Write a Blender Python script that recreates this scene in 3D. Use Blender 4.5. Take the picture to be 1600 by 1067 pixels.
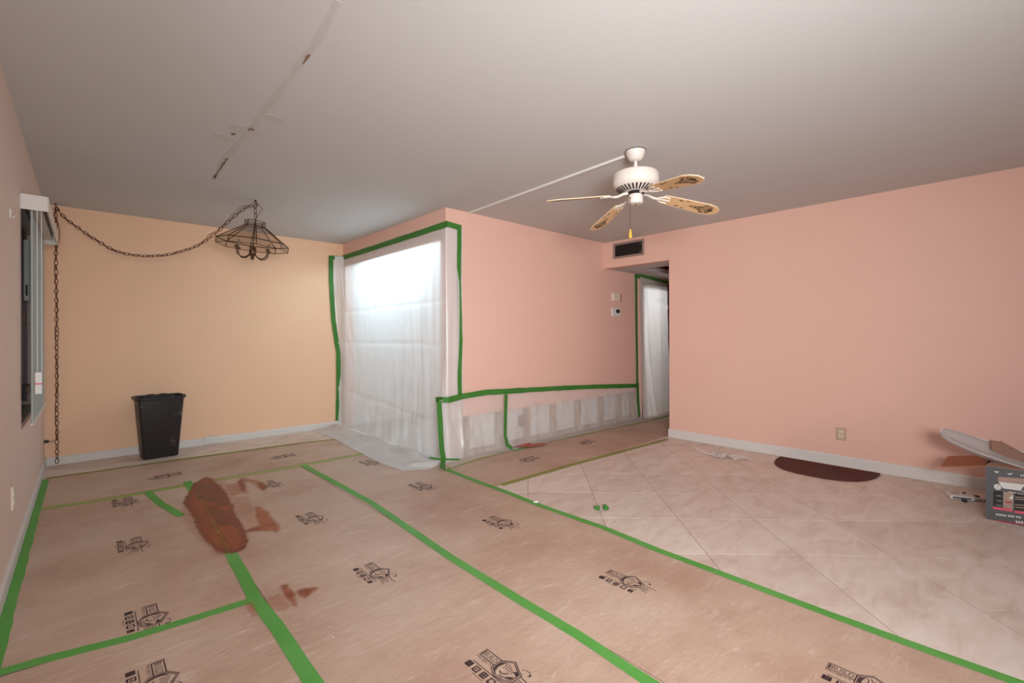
import bpy, bmesh, math, random
from math import sin, cos, pi, radians
from mathutils import Vector, Matrix, noise

for o in list(bpy.data.objects):
    bpy.data.objects.remove(o)
random.seed(7)
SC = bpy.context.scene
C = SC.collection

# ------------------------------------------------------------------ camera
F_PX, HC, YAW, ROLL, CY = 720.43, 1.191, 0.824, -0.0026, 526.37
cam_d = bpy.data.cameras.new('camera')
cam_d.sensor_width = 36.0
cam_d.lens = 36.0 * F_PX / 1600
cam_d.shift_y = -(533.5 - CY) / 1600
cam_d.clip_start = 0.02
cam = bpy.data.objects.new('camera', cam_d)
C.objects.link(cam)
cam.location = (0, 0, HC)
cam.rotation_euler = (Matrix.Rotation(YAW - pi / 2, 4, 'Z') @ Matrix.Rotation(pi / 2, 4, 'X')
                      @ Matrix.Rotation(ROLL, 4, 'Z')).to_euler()
SC.camera = cam

# ------------------------------------------------------------------ light
SC.view_settings.view_transform = 'Standard'
SC.view_settings.look = 'None'
SC.view_settings.gamma = 1.0
SC.view_settings.use_curve_mapping = False
SC.view_settings.exposure = 0.0
W = bpy.data.worlds.new('sky')
SC.world = W
W.use_nodes = True
W.node_tree.nodes['Background'].inputs[0].default_value = (0.75, 0.86, 1.0, 1)
W.node_tree.nodes['Background'].inputs[1].default_value = 0.3


def area(name, loc, target, sx, sy, power, col, spread=180):
    l = bpy.data.lights.new(name, 'AREA')
    l.shape = 'RECTANGLE'
    l.size, l.size_y, l.energy, l.color = sx, sy, power, col
    l.spread = radians(spread)
    o = bpy.data.objects.new(name, l)
    C.objects.link(o)
    o.location = loc
    d = Vector(target) - Vector(loc)
    o.rotation_euler = d.to_track_quat('-Z', 'Y').to_euler()
    return o


# faint daylight through the big glass door behind the camera
area('daylight_glass_door', (2.15, -1.66, 1.15), (2.15, 5, 1.15), 3.3, 2.0, 9, (0.93, 0.98, 1.0))
# the photographer's two flashes beside the camera: a wide umbrella and a narrower head
area('flash_umbrella', (0.0, -1.1, 1.35), (2.6, 4.2, 1.2), 0.7, 0.7, 56, (0.97, 0.99, 1.0), 112)
area('flash_head', (0.0, -0.6, 1.45), (4.3, 2.3, 1.7), 0.5, 0.5, 33, (0.97, 0.99, 1.0), 105)
# kitchen lamp behind the plastic curtain and bathroom lamp behind the hall curtain
area('kitchen_lamp', (2.95, 4.75, 2.16), (2.62, 4.75, 1.9), 1.5, 0.16, 47, (0.62, 0.86, 1.0))
area('kitchen_ceiling_lamp', (3.6, 4.75, 2.36), (3.6, 4.75, 1.0), 1.1, 0.35, 12, (0.66, 0.88, 1.0))
area('bath_lamp', (6.4, 4.5, 2.2), (6.4, 4.2, 0.8), 0.5, 0.3, 19, (0.93, 0.97, 1.0))

# ------------------------------------------------------------------ helpers
H = 2.44
XL, XR, XP, YP, YB, YF = -0.28, 5.09, 2.55, 3.69, 6.10, -1.6


def ray(px, py):
    u, v = (px - 800) / F_PX, (py - CY) / F_PX
    c, s = cos(-ROLL), sin(-ROLL)
    u, v = u * c - v * s, u * s + v * c
    s, c = sin(YAW), cos(YAW)
    return Vector((u * s + c, -u * c + s, -v))


def at(px, py, ax, val):
    """Point of the room where the sight line through a photo pixel meets the plane axis = val."""
    r = ray(px, py)
    o = Vector((0, 0, HC))
    return o + r * ((val - o[ax]) / r[ax])


def fl(px, py, z=0.0):
    return at(px, py, 2, z)


def srgb(h):
    h = h.lstrip('#')
    out = []
    for i in (0, 2, 4):
        c = int(h[i:i + 2], 16) / 255
        out.append(c / 12.92 if c <= 0.04045 else ((c + 0.055) / 1.055) ** 2.4)
    return tuple(out) + (1.0,)


ORIG = {}


def link(o, parent=None, origin=None):
    C.objects.link(o)
    if parent is not None:
        o.parent = parent


class MB:
    def __init__(self):
        self.v, self.f = [], []

    def add(self, vs, fs):
        b = len(self.v)
        self.v += [Vector(p) for p in vs]
        self.f += [tuple(i + b for i in q) for q in fs]
        return self

    def box(self, x0, x1, y0, y1, z0, z1):
        return self.add([(x0, y0, z0), (x1, y0, z0), (x1, y1, z0), (x0, y1, z0),
                         (x0, y0, z1), (x1, y0, z1), (x1, y1, z1), (x0, y1, z1)],
                        [(3, 2, 1, 0), (4, 5, 6, 7), (0, 1, 5, 4), (1, 2, 6, 5), (2, 3, 7, 6), (3, 0, 4, 7)])

    def cbox(self, x0, x1, y0, y1, z0, z1, b=0.004):
        """Box with chamfered edges (three crossed slabs' hull)."""
        vs = []
        for sx in (0, 1):
            for sy in (0, 1):
                for sz in (0, 1):
                    X, Y, Z = (x0, x1)[sx], (y0, y1)[sy], (z0, z1)[sz]
                    dx, dy, dz = (b, -b)[sx], (b, -b)[sy], (b, -b)[sz]
                    vs += [(X, Y + dy, Z + dz), (X + dx, Y, Z + dz), (X + dx, Y + dy, Z)]
        bm = bmesh.new()
        for p in vs:
            bm.verts.new(p)
        bmesh.ops.convex_hull(bm, input=bm.verts[:])
        bm.verts.index_update()
        self.add([v.co.copy() for v in bm.verts], [[v.index for v in f.verts] for f in bm.faces])
        bm.free()
        return self

    def prism(self, poly, z0, z1):
        n = len(poly)
        vs = [(p[0], p[1], z0) for p in poly] + [(p[0], p[1], z1) for p in poly]
        fs = [tuple(range(n - 1, -1, -1)), tuple(range(n, 2 * n))]
        fs += [(i, (i + 1) % n, n + (i + 1) % n, n + i) for i in range(n)]
        return self.add(vs, fs)

    def extrude(self, poly, d):
        """Closed 3D polygon thickened by the vector d."""
        n = len(poly)
        d = Vector(d)
        vs = [Vector(p) for p in poly] + [Vector(p) + d for p in poly]
        fs = [tuple(range(n - 1, -1, -1)), tuple(range(n, 2 * n))]
        fs += [(i, (i + 1) % n, n + (i + 1) % n, n + i) for i in range(n)]
        return self.add(vs, fs)

    def tube(self, pts, r, n=6, closed=False):
        pts = [Vector(p) for p in pts]
        m = len(pts)
        rs = r if isinstance(r, (list, tuple)) else [r] * m
        vs, ref = [], None
        for i, p in enumerate(pts):
            a = pts[i - 1] if (i > 0 or closed) else p
            b = pts[(i + 1) % m] if (i < m - 1 or closed) else p
            t = (b - a).normalized()
            if ref is None:
                ref = Vector((0, 0, 1)) if abs(t.z) < 0.9 else Vector((1, 0, 0))
            s = t.cross(ref).normalized()
            u = s.cross(t)
            ref = u
            for k in range(n):
                q = 2 * pi * k / n
                vs.append(p + (s * cos(q) + u * sin(q)) * rs[i])
        fs = []
        for i in range(m if closed else m - 1):
            j = (i + 1) % m
            for k in range(n):
                l = (k + 1) % n
                fs.append((i * n + k, i * n + l, j * n + l, j * n + k))
        if not closed:
            fs += [tuple(range(n - 1, -1, -1)), tuple((m - 1) * n + k for k in range(n))]
        return self.add(vs, fs)

    def lathe(self, prof, c, n=32, cap=True):
        vs, fs = [], []
        for r, z in prof:
            for k in range(n):
                a = 2 * pi * k / n
                vs.append((c[0] + r * cos(a), c[1] + r * sin(a), c[2] + z))
        m = len(prof)
        for i in range(m - 1):
            for k in range(n):
                l = (k + 1) % n
                fs.append((i * n + k, i * n + l, (i + 1) * n + l, (i + 1) * n + k))
        if cap:
            fs += [tuple(range(n - 1, -1, -1)), tuple((m - 1) * n + k for k in range(n))]
        return self.add(vs, fs)

    def grid(self, fn, nu, nv):
        vs = [fn(i / nu, j / nv) for j in range(nv + 1) for i in range(nu + 1)]
        fs = [(j * (nu + 1) + i, j * (nu + 1) + i + 1, (j + 1) * (nu + 1) + i + 1, (j + 1) * (nu + 1) + i)
              for j in range(nv) for i in range(nu)]
        return self.add(vs, fs)

    def build(self, name, m, parent=None, smooth=False, origin=None, fix=True):
        if origin is None:
            if parent is not None:
                origin = ORIG[parent.name]
            else:
                xs, ys, zs = zip(*self.v)
                origin = Vector(((min(xs) + max(xs)) / 2, (min(ys) + max(ys)) / 2, min(zs)))
        origin = Vector(origin)
        me = bpy.data.meshes.new(name)
        me.from_pydata([v - origin for v in self.v], [], self.f)
        if fix:
            bm = bmesh.new()
            bm.from_mesh(me)
            bmesh.ops.recalc_face_normals(bm, faces=bm.faces[:])
            bm.to_mesh(me)
            bm.free()
        if smooth:
            me.polygons.foreach_set('use_smooth', [True] * len(me.polygons))
            if smooth != 'all':
                me.set_sharp_from_angle(angle=radians(38))
        me.materials.append(m)
        o = bpy.data.objects.new(name, me)
        C.objects.link(o)
        ORIG[o.name] = origin
        if parent is not None:
            o.parent = parent
            o.location = origin - ORIG[parent.name]
        else:
            o.location = origin
        return o


def tag(o, label=None, cat=None, group=None, kind=None):
    if label: o['label'] = label
    if cat: o['category'] = cat
    if group: o['group'] = group
    if kind: o['kind'] = kind
    return o


def thing(name, loc, label, cat, group=None):
    o = bpy.data.objects.new(name, None)
    o.empty_display_size = 0.05
    C.objects.link(o)
    o.location = loc
    ORIG[o.name] = Vector(loc)
    return tag(o, label, cat, group)


def struct(mb, name, m, **k):
    return tag(mb.build(name, m, **k), kind='structure')


# ------------------------------------------------------------------ materials
def base(name):
    m = bpy.data.materials.new(name)
    m.use_nodes = True
    nt = m.node_tree
    return m, nt, nt.nodes['Principled BSDF']


def nd(nt, t, **k):
    n = nt.nodes.new(t)
    for a, b in k.items():
        setattr(n, a, b)
    return n


def coords(nt, scale=(1, 1, 1), rot=(0, 0, 0), world=True):
    """World-position coordinates (or object ones), scaled."""
    if world:
        src = nd(nt, 'ShaderNodeNewGeometry').outputs['Position']
    else:
        src = nd(nt, 'ShaderNodeTexCoord').outputs['Object']
    mp = nd(nt, 'ShaderNodeMapping')
    mp.inputs['Scale'].default_value = scale
    mp.inputs['Rotation'].default_value = rot
    nt.links.new(src, mp.inputs['Vector'])
    return mp.outputs['Vector']


def nz(nt, vec, scale, detail=3, rough=0.55, dist=0.0):
    n = nd(nt, 'ShaderNodeTexNoise')
    n.inputs['Scale'].default_value = scale
    n.inputs['Detail'].default_value = detail
    n.inputs['Roughness'].default_value = rough
    n.inputs['Distortion'].default_value = dist
    nt.links.new(vec, n.inputs['Vector'])
    return n.outputs['Fac']


def ramp(nt, fac, stops):
    r = nd(nt, 'ShaderNodeValToRGB')
    el = r.color_ramp.elements
    while len(el) < len(stops):
        el.new(0.5)
    for e, (p, c) in zip(el, stops):
        e.position = p
        e.color = srgb(c) if isinstance(c, str) else (c, c, c, 1)
    nt.links.new(fac, r.inputs['Fac'])
    return r.outputs['Color']


def mixc(nt, fac, a, b, mode='MIX'):
    n = nd(nt, 'ShaderNodeMix', data_type='RGBA', blend_type=mode)
    for s, i in ((fac, 0), (a, 6), (b, 7)):
        if isinstance(s, (int, float)):
            n.inputs[i].default_value = s
        elif isinstance(s, (tuple, list)):
            n.inputs[i].default_value = s
        else:
            nt.links.new(s, n.inputs[i])
    return n.outputs[2]


def bump(nt, p, h, strength=0.1, dist=0.01):
    b = nd(nt, 'ShaderNodeBump')
    b.inputs['Strength'].default_value = strength
    b.inputs['Distance'].default_value = dist
    nt.links.new(h, b.inputs['Height'])
    nt.links.new(b.outputs['Normal'], p.inputs['Normal'])


def plain(name, col, rough=0.5, metal=0.0, spec=0.5, var=0.05, scale=8.0, bmp=0.0, bscale=80, world=True):
    m, nt, p = base(name)
    v = coords(nt, world=world)
    c = srgb(col)
    f = nz(nt, v, scale)
    lo = tuple(x * (1 - var) for x in c[:3]) + (1,)
    hi = tuple(min(1, x * (1 + var)) for x in c[:3]) + (1,)
    nt.links.new(mixc(nt, f, lo, hi), p.inputs['Base Color'])
    p.inputs['Roughness'].default_value = rough
    p.inputs['Metallic'].default_value = metal
    p.inputs['Specular IOR Level'].default_value = spec
    if bmp:
        bump(nt, p, nz(nt, v, bscale, 2), bmp, 0.004)
    return m


M = {}
M['pink'] = plain('pink_paint', '#E6BAAA', 0.55, spec=0.3, var=0.03, scale=1.5, bmp=0.12, bscale=55)
M['peach'] = plain('warm_tinted_wall_paint', '#EEC4A2', 0.55, spec=0.3, var=0.03, scale=1.5, bmp=0.12, bscale=55)  # warm tint of the light on the back wall mixed into the paint colour
M['leftpaint'] = plain('pale_pink_paint', '#E4CCBF', 0.55, spec=0.3, var=0.03, scale=1.5, bmp=0.12, bscale=55)  # paler, greyer copy of the pink, for the left wall and sill
M['ceil'] = plain('ceiling_paint', '#C8C5C3', 0.8, spec=0.2, var=0.03, scale=1.1, bmp=0.15, bscale=40)
M['ridge'] = plain('ceiling_joint_compound', '#C2BDBA', 0.8, spec=0.2, var=0.05, scale=14, bmp=0.2)
M['flake'] = plain('peeled_brown_paint', '#84654E', 0.8, var=0.2, scale=60)
M['trim'] = plain('white_trim_paint', '#D6D1CD', 0.45, var=0.05, scale=10, bmp=0.05)
M['drywall'] = plain('white_drywall', '#E4E2DF', 0.8, var=0.03)
M['wood'] = plain('stud_wood', '#B59A80', 0.7, var=0.15, scale=20)
M['brown'] = plain('dark_brown_wood', '#3E251B', 0.6, var=0.2, scale=12)
M['door'] = plain('door_white_paint', '#D8D4CF', 0.5, var=0.03)
M['grout'] = plain('floor_grout', '#8E7A6C', 0.9, var=0.1, scale=20)
M['white'] = plain('white_enamel', '#D9CDC3', 0.35, var=0.03)
M['plasticw'] = plain('white_plastic', '#DAD7D2', 0.4, var=0.03)
M['valance'] = plain('valance_white', '#DAD3CC', 0.4, var=0.02)
M['bronze'] = plain('bronze_window_metal', '#4A3D40', 0.4, metal=0.6, var=0.1)
M['iron'] = plain('antique_brass_chain', '#5E3122', 0.45, metal=0.35, var=0.25, scale=60)
M['brass'] = plain('dark_brass_came', '#5A3D2A', 0.4, metal=0.7, var=0.25, scale=40)
M['candle'] = plain('brown_candle_sleeve', '#7D664C', 0.5)
M['cord'] = plain('brown_lamp_cord', '#6B3F2A', 0.5)
M['black'] = plain('black_plastic', '#161414', 0.5, var=0.2)
M['beige'] = plain('beige_outlet_plastic', '#C4A78C', 0.4, var=0.02)
M['cream'] = plain('cream_outlet_plastic', '#E0D2BE', 0.4, var=0.02)
M['bladeedge'] = plain('cream_blade_edge', '#E8D3B4', 0.4)
M['stencil'] = plain('dark_brown_stencil_print', '#4B2C1C', 0.6)
M['tassel'] = plain('yellow_tassel_wood', '#D9A640', 0.4)
M['grillemetal'] = plain('grey_grille_metal', '#9A827A', 0.45, metal=0.2, var=0.05)
M['slat'] = plain('grey_slat_metal', '#8D7C74', 0.45, metal=0.2)
M['dark'] = plain('dark_void', '#17110F', 0.9)
M['pinkprint'] = plain('pink_print', '#E2576E', 0.5)
M['redprint'] = plain('red_print', '#A62A3C', 0.5)
M['whiteprint'] = plain('white_print', '#DCD8D4', 0.5)
M['tanprint'] = plain('tan_print', '#A98D80', 0.5)
M['greyprint'] = plain('grey_print', '#6C6A6C', 0.5)
M['blackprint'] = plain('black_print', '#1B1A1B', 0.5)
M['boxgrey'] = plain('charcoal_box_print', '#57575A', 0.5, var=0.04)
M['card'] = plain('corrugated_cardboard', '#A8684A', 0.8, var=0.06, scale=14, bmp=0.1)
M['cardgrey'] = plain('dusty_cardboard', '#9A7462', 0.8, var=0.12, scale=14, bmp=0.1)
M['ink'] = plain('dark_ink', '#3F2C2C', 0.7, var=0.15, scale=60)
M['skirtwhite'] = plain('white_crumb', '#EEE9E4', 0.7)
M['switchdark'] = plain('dark_display', '#2A1F1F', 0.3)


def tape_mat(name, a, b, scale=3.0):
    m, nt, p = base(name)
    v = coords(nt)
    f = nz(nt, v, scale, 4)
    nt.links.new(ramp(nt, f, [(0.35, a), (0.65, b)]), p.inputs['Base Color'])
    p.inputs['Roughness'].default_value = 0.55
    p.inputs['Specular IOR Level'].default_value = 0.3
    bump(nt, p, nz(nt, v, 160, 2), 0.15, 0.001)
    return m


M['tape'] = tape_mat('green_masking_tape', '#559A42', '#62A350')
M['tapeshaded'] = tape_mat('green_masking_tape_shaded', '#3A742D', '#427D33')  # same green tape, the weaker light on the walls put into a darker colour
M['tapedusty'] = tape_mat('dusty_green_masking_tape', '#7FA25A', '#A3A251', 2.0)
M['tapeolive'] = tape_mat('yellowed_green_masking_tape', '#86803A', '#8F9A4A', 1.6)


def m_tile():
    m, nt, p = base('cream_ceramic_tile')
    v = coords(nt)
    oi = nd(nt, 'ShaderNodeObjectInfo')
    vv = coords(nt, (1.2, 3.2, 1), (0, 0, radians(20)))
    f = nz(nt, vv, 3.2, 5, 0.6, 0.8)
    c = ramp(nt, f, [(0.3, '#CDB9AB'), (0.5, '#DCCBBF'), (0.7, '#E4D6CC')])
    hv = mixc(nt, oi.outputs['Random'], srgb('#F2EEEC'), srgb('#FFFFFF'))
    c = mixc(nt, 1.0, c, hv, 'MULTIPLY')
    nt.links.new(c, p.inputs['Base Color'])
    p.inputs['Roughness'].default_value = 0.38
    p.inputs['Specular IOR Level'].default_value = 0.4
    rr = ramp(nt, nz(nt, v, 6, 4), [(0.3, 0.33), (0.7, 0.55)])
    nt.links.new(rr, p.inputs['Roughness'])
    return m


def m_paper():
    m, nt, p = base('brown_floor_paper')
    v = coords(nt)
    v2 = coords(nt, (1.0, 4.0, 1), (0, 0, radians(35)))
    c = ramp(nt, nz(nt, v, 1.3, 5, 0.6), [(0.28, '#AC8875'), (0.5, '#BDA08D'), (0.72, '#C9B09F')])
    sc = ramp(nt, nz(nt, v2, 5.5, 6, 0.7, 1.2), [(0.56, 0.0), (0.76, 1.0)])
    c = mixc(nt, mixc(nt, 0.46, (0, 0, 0, 1), sc), c, srgb('#E2D2C6'))
    sp = ramp(nt, nz(nt, v, 55, 2, 0.5), [(0.735, 0.0), (0.78, 1.0)])
    sp2 = ramp(nt, nz(nt, v, 2.2, 2), [(0.5, 0.0), (0.65, 1.0)])
    c = mixc(nt, mixc(nt, 1.0, sp, sp2, 'MULTIPLY'), c, srgb('#E8DCD2'))
    nt.links.new(c, p.inputs['Base Color'])
    p.inputs['Roughness'].default_value = 0.55
    p.inputs['Specular IOR Level'].default_value = 0.35
    bump(nt, p, nz(nt, coords(nt, (1, 2.2, 1), (0, 0, radians(-25))), 6, 6, 0.65), 0.28, 0.02)
    return m


def m_poly(name, transp, col='#EDECEA', gloss=0.10, trans=0.5, rough=0.35):
    m, nt, p = base(name)
    nt.nodes.remove(p)
    out = nt.nodes['Material Output']
    d = nd(nt, 'ShaderNodeBsdfDiffuse')
    t = nd(nt, 'ShaderNodeBsdfTranslucent')
    g = nd(nt, 'ShaderNodeBsdfGlossy')
    tr = nd(nt, 'ShaderNodeBsdfTransparent')
    d.inputs[0].default_value = t.inputs[0].default_value = srgb(col)
    g.inputs['Roughness'].default_value = rough
    a, b, c = (nd(nt, 'ShaderNodeMixShader') for _ in range(3))
    a.inputs[0].default_value = trans
    nt.links.new(d.outputs[0], a.inputs[1])
    nt.links.new(t.outputs[0], a.inputs[2])
    b.inputs[0].default_value = gloss
    nt.links.new(a.outputs[0], b.inputs[1])
    nt.links.new(g.outputs[0], b.inputs[2])
    v = coords(nt)
    f = ramp(nt, nz(nt, v, 3.0, 3), [(0.3, max(0, transp - 0.06)), (0.7, min(1, transp + 0.06))])
    nt.links.new(f, c.inputs[0])
    nt.links.new(b.outputs[0], c.inputs[1])
    nt.links.new(tr.outputs[0], c.inputs[2])
    nt.links.new(c.outputs[0], out.inputs[0])
    return m


M['poly'] = m_poly('translucent_plastic_sheet', 0.20, '#F6F5F4', trans=0.36)
M['polylow'] = m_poly('thin_clear_plastic_sheet', 0.50, '#F4F3F2', trans=0.4)
M['polyhall'] = m_poly('grey_plastic_sheet', 0.12)
M['polylens'] = m_poly('frosted_plastic', 0.12, '#E6E2E2')
M['scrap'] = m_poly('crumpled_white_plastic', 0.15, '#FAF6F3', trans=0.2)


def m_glass(name, tint='#C9C6C2', k=0.86):
    m, nt, p = base(name)
    nt.nodes.remove(p)
    out = nt.nodes['Material Output']
    tr = nd(nt, 'ShaderNodeBsdfTransparent')
    g = nd(nt, 'ShaderNodeBsdfGlossy')
    d = nd(nt, 'ShaderNodeBsdfDiffuse')
    tr.inputs[0].default_value = srgb(tint)
    g.inputs['Roughness'].default_value = 0.08
    d.inputs[0].default_value = srgb('#B8B0A8')
    a, b = nd(nt, 'ShaderNodeMixShader'), nd(nt, 'ShaderNodeMixShader')
    a.inputs[0].default_value = 0.35
    nt.links.new(g.outputs[0], a.inputs[1])
    nt.links.new(d.outputs[0], a.inputs[2])
    b.inputs[0].default_value = k
    nt.links.new(a.outputs[0], b.inputs[1])
    nt.links.new(tr.outputs[0], b.inputs[2])
    nt.links.new(b.outputs[0], out.inputs[0])
    return m


M['lampglass'] = m_glass('smoky_lamp_glass', '#F6F4F2', 0.955)
M['winglass'] = m_glass('window_glass', '#C8CCD0', 0.85)
M['bulbglass'] = m_glass('clear_bulb_glass', '#EDE8E2', 0.6)


def m_spill(name, lo, mid, hi, amax=0.95, scale=7):
    m, nt, p = base(name)
    v = coords(nt)
    at_ = nd(nt, 'ShaderNodeAttribute')
    at_.attribute_name = 'cover'
    tone = nd(nt, 'ShaderNodeAttribute')
    tone.attribute_name = 'tone'
    f = nz(nt, v, scale, 6, 0.65, 1.6)
    mx = nd(nt, 'ShaderNodeMath', operation='ADD')
    nt.links.new(f, mx.inputs[0])
    nt.links.new(tone.outputs['Fac'], mx.inputs[1])
    c = ramp(nt, mx.outputs[0], [(0.33, hi), (0.50, mid), (0.68, lo)])
    nt.links.new(c, p.inputs['Base Color'])
    p.inputs['Roughness'].default_value = 0.38
    p.inputs['Specular IOR Level'].default_value = 0.4
    mul = nd(nt, 'ShaderNodeMath', operation='MULTIPLY')
    al = ramp(nt, f, [(0.25, amax * 0.72), (0.6, amax)])
    nt.links.new(at_.outputs['Fac'], mul.inputs[0])
    nt.links.new(al, mul.inputs[1])
    nt.links.new(mul.outputs[0], p.inputs['Alpha'])
    bump(nt, p, f, 0.15, 0.01)
    return m


M['spill'] = m_spill('red_brown_spill', '#541A14', '#812B1B', '#AA4A2A', 0.97, 6)
M['smear'] = m_spill('thin_orange_smear', '#8E3A1E', '#B25A34', '#CC835C', 0.85, 12)
M['splash'] = m_spill('orange_splash', '#A0300F', '#CC4612', '#DE6E30', 0.95, 25)


def m_bin():
    m, nt, p = base('black_bin_plastic')
    v = coords(nt)
    s = ramp(nt, nz(nt, v, 9, 5, 0.7), [(0.57, 0.0), (0.72, 1.0)])
    nt.links.new(mixc(nt, mixc(nt, 0.55, (0, 0, 0, 1), s), srgb('#242021'), srgb('#7C7472')), p.inputs['Base Color'])
    p.inputs['Roughness'].default_value = 0.45
    bump(nt, p, nz(nt, v, 220, 2), 0.2, 0.001)
    return m


def m_blade():
    m, nt, p = base('cane_blade')
    v = coords(nt)
    f = nz(nt, v, 120, 2)
    c = mixc(nt, f, srgb('#D2A373'), srgb('#E2BD90'))
    nt.links.new(c, p.inputs['Base Color'])
    p.inputs['Roughness'].default_value = 0.45
    return m


def m_mat():
    m, nt, p = base('brown_doormat_pile')
    v = coords(nt)
    nt.links.new(mixc(nt, nz(nt, v, 90, 3), srgb('#3E1B14'), srgb('#6A382B')), p.inputs['Base Color'])
    p.inputs['Roughness'].default_value = 0.9
    bump(nt, p, nz(nt, v, 300, 2), 0.5, 0.003)
    return m


M['tile'], M['paper'], M['bin'], M['blade'], M['mat'] = m_tile(), m_paper(), m_bin(), m_blade(), m_mat()
M['shade'] = m_poly('white_shade_fabric', 0.0, '#C9CFCB', 0.03, 0.25, 0.6)
M['blackdec'] = M['black']

# ------------------------------------------------------------------ room shell
b = MB().box(-0.5, 7.9, -1.9, 6.4, -0.12, -0.0014)
floor = struct(b, 'floor', M['grout'])
ceil = MB()
ceil.box(-0.5, 7.9, -1.9, 6.4, H, H + 0.12)
ceiling = struct(ceil, 'ceiling', M['ceil'], origin=(2.5, 2.5, H))
WY0, WY1, WZ0, WZ1 = 4.02, 5.26, 0.655, 2.0
b = MB()
b.box(-0.46, XL, YF - 0.12, WY0, 0, H).box(-0.46, XL, WY1, YB + 0.12, 0, H)
b.box(-0.46, XL, WY0, WY1, 0, WZ0).box(-0.46, XL, WY0, WY1, WZ1, H)
struct(b, 'wall_left', M['leftpaint'])
b = MB().box(XL, XP + 0.11, YB, YB + 0.12, 0, H)
struct(b, 'wall_back', M['peach'])
b = MB().box(XP + 0.11, 5.4, YB, YB + 0.12, 0, H).box(5.3, 5.42, YP + 0.11, YB, 0, H)
struct(b, 'wall_kitchen', M['drywall'])
OY0, OY1, OZ = 3.775, 6.02, 2.135
b = MB().box(XP, XP + 0.11, YP, OY0, 0, H).box(XP, XP + 0.11, OY1, YB, 0, H).box(XP, XP + 0.11, OY0, OY1, OZ, H)
struct(b, 'wall_partition', M['pink'])
b = MB()
CUT, CX0, CX1, DX0, DX1, DZ = 0.40, 2.74, 5.88, 6.03, 6.80, 1.99
b.box(XP + 0.11, CX1, YP, YP + 0.11, CUT, H).box(XP + 0.11, CX0, YP, YP + 0.11, 0, CUT)
b.box(CX1, DX0, YP, YP + 0.11, 0, H).box(DX0, DX1, YP, YP + 0.11, DZ, H).box(DX1, 7.8, YP, YP + 0.11, 0, H)
whall = struct(b, 'wall_hall', M['pink'])
MB().box(CX0, CX1, YP + 0.097, YP + 0.109, 0, CUT).build('drywall_backing', M['drywall'], whall)
MB().box(CX0, CX1, YP + 0.014, YP + 0.095, 0, 0.038).build('bottom_plate', M['wood'], whall)
for x in (2.80, 3.24, 3.67, 4.11, 4.58, 5.07, 5.49, 5.83):
    MB().box(x, x + 0.042, YP + 0.013, YP + 0.096, 0.038, CUT).build('stud', M['wood'], whall)
MB().box(3.60, 3.70, YP + 0.02, YP + 0.09, 0.18, 0.30).build('outlet_box', M['cardgrey'], whall)
b = MB().box(XR, XR + 0.12, YF - 0.12, 2.75, 0, H).box(XR, XR + 0.12, 2.75, YP, 2.10, H)
struct(b, 'wall_right', M['pink'])
b = MB().box(XR + 0.12, 7.8, 2.63, 2.75, 0, H).box(7.7, 7.82, 2.75, YP, 0, H)
struct(b, 'wall_hall_far', M['pink'])
b = MB().box(XR + 0.12, 5.52, 2.75, YP, 2.10, 2.16).box(5.52, 7.7, 3.37, YP, 2.10, 2.16).box(6.4, 7.7, 2.75, 3.37, 2.10, 2.16)
struct(b, 'ceiling_hall', M['ceil'])
b = MB()
b.box(5.52, 5.54, 2.75, 3.37, 2.16, 2.43).box(6.38, 6.40, 2.75, 3.37, 2.16, 2.43)
b.box(5.54, 6.38, 3.35, 3.37, 2.16, 2.43).box(5.54, 6.38, 2.75, 2.77, 2.16, 2.43).box(5.54, 6.38, 2.77, 3.35, 2.40, 2.43)
struct(b, 'trim_ceiling_hatch', M['brown'])
# bathroom behind the hall doorway
b = MB().box(5.7, 5.8, YP + 0.11, 5.6, 0, H).box(7.1, 7.2, YP + 0.11, 5.6, 0, H).box(5.7, 7.2, 5.6, 5.7, 0, H)
struct(b, 'wall_bath', M['drywall'])
b = MB()
b.box(DX0, DX0 + 0.03, YP - 0.005, YP + 0.115, 0, DZ).box(DX1 - 0.03, DX1 + 0.07, YP - 0.012, YP + 0.115, 0, DZ + 0.02).box(DX0, DX1, YP - 0.005, YP + 0.115, DZ - 0.03, DZ)
struct(b, 'trim_hall_door', M['brown'])
# wall with the big glass door behind the camera
b = MB().box(XL, 0.4, YF - 0.12, YF, 0, H).box(3.9, XR, YF - 0.12, YF, 0, H).box(0.4, 3.9, YF - 0.12, YF, 2.2, H)
struct(b, 'wall_front', M['pink'])
d = MB()
for x in (0.4, 2.12, 3.84):
    d.box(x, x + 0.06, YF - 0.09, YF - 0.03, 0.0, 2.2)
d.box(0.46, 3.84, YF - 0.09, YF - 0.03, 2.14, 2.2).box(0.46, 3.84, YF - 0.09, YF - 0.03, -0.006, 0.05)
struct(d, 'door_1', M['bronze'])


def baseboard(name, p0, p1, inward, h=0.085, t=0.013):
    p0, p1, n = Vector(p0), Vector(p1), Vector(inward)
    prof = [(0, 0), (t, 0), (t, h - 0.012), (t * 0.5, h), (0, h)]
    vs = [p + n * a + Vector((0, 0, z)) for p in (p0, p1) for a, z in prof]
    m = len(prof)
    fs = [tuple(range(m)), tuple(range(2 * m - 1, m - 1, -1))] + [(i, m + i, m + (i + 1) % m, (i + 1) % m) for i in range(m)]
    return struct(MB().add(vs, fs), name, M['trim'])


baseboard('baseboard_left', (XL, YF, 0), (XL, YB, 0), (1, 0, 0))
baseboard('baseboard_back', (XL + 0.013, YB, 0), (XP, YB, 0), (0, -1, 0), 0.075)
baseboard('baseboard_right', (XR, 2.76, 0), (XR, YF, 0), (-1, 0, 0), 0.095)

# ceiling joint with its peeled flakes
path = [fl(px, py, H) for px, py in ((530, 2), (478, 90), (440, 140), (393, 203), (365, 232), (352, 246), (333, 282))]


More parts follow.
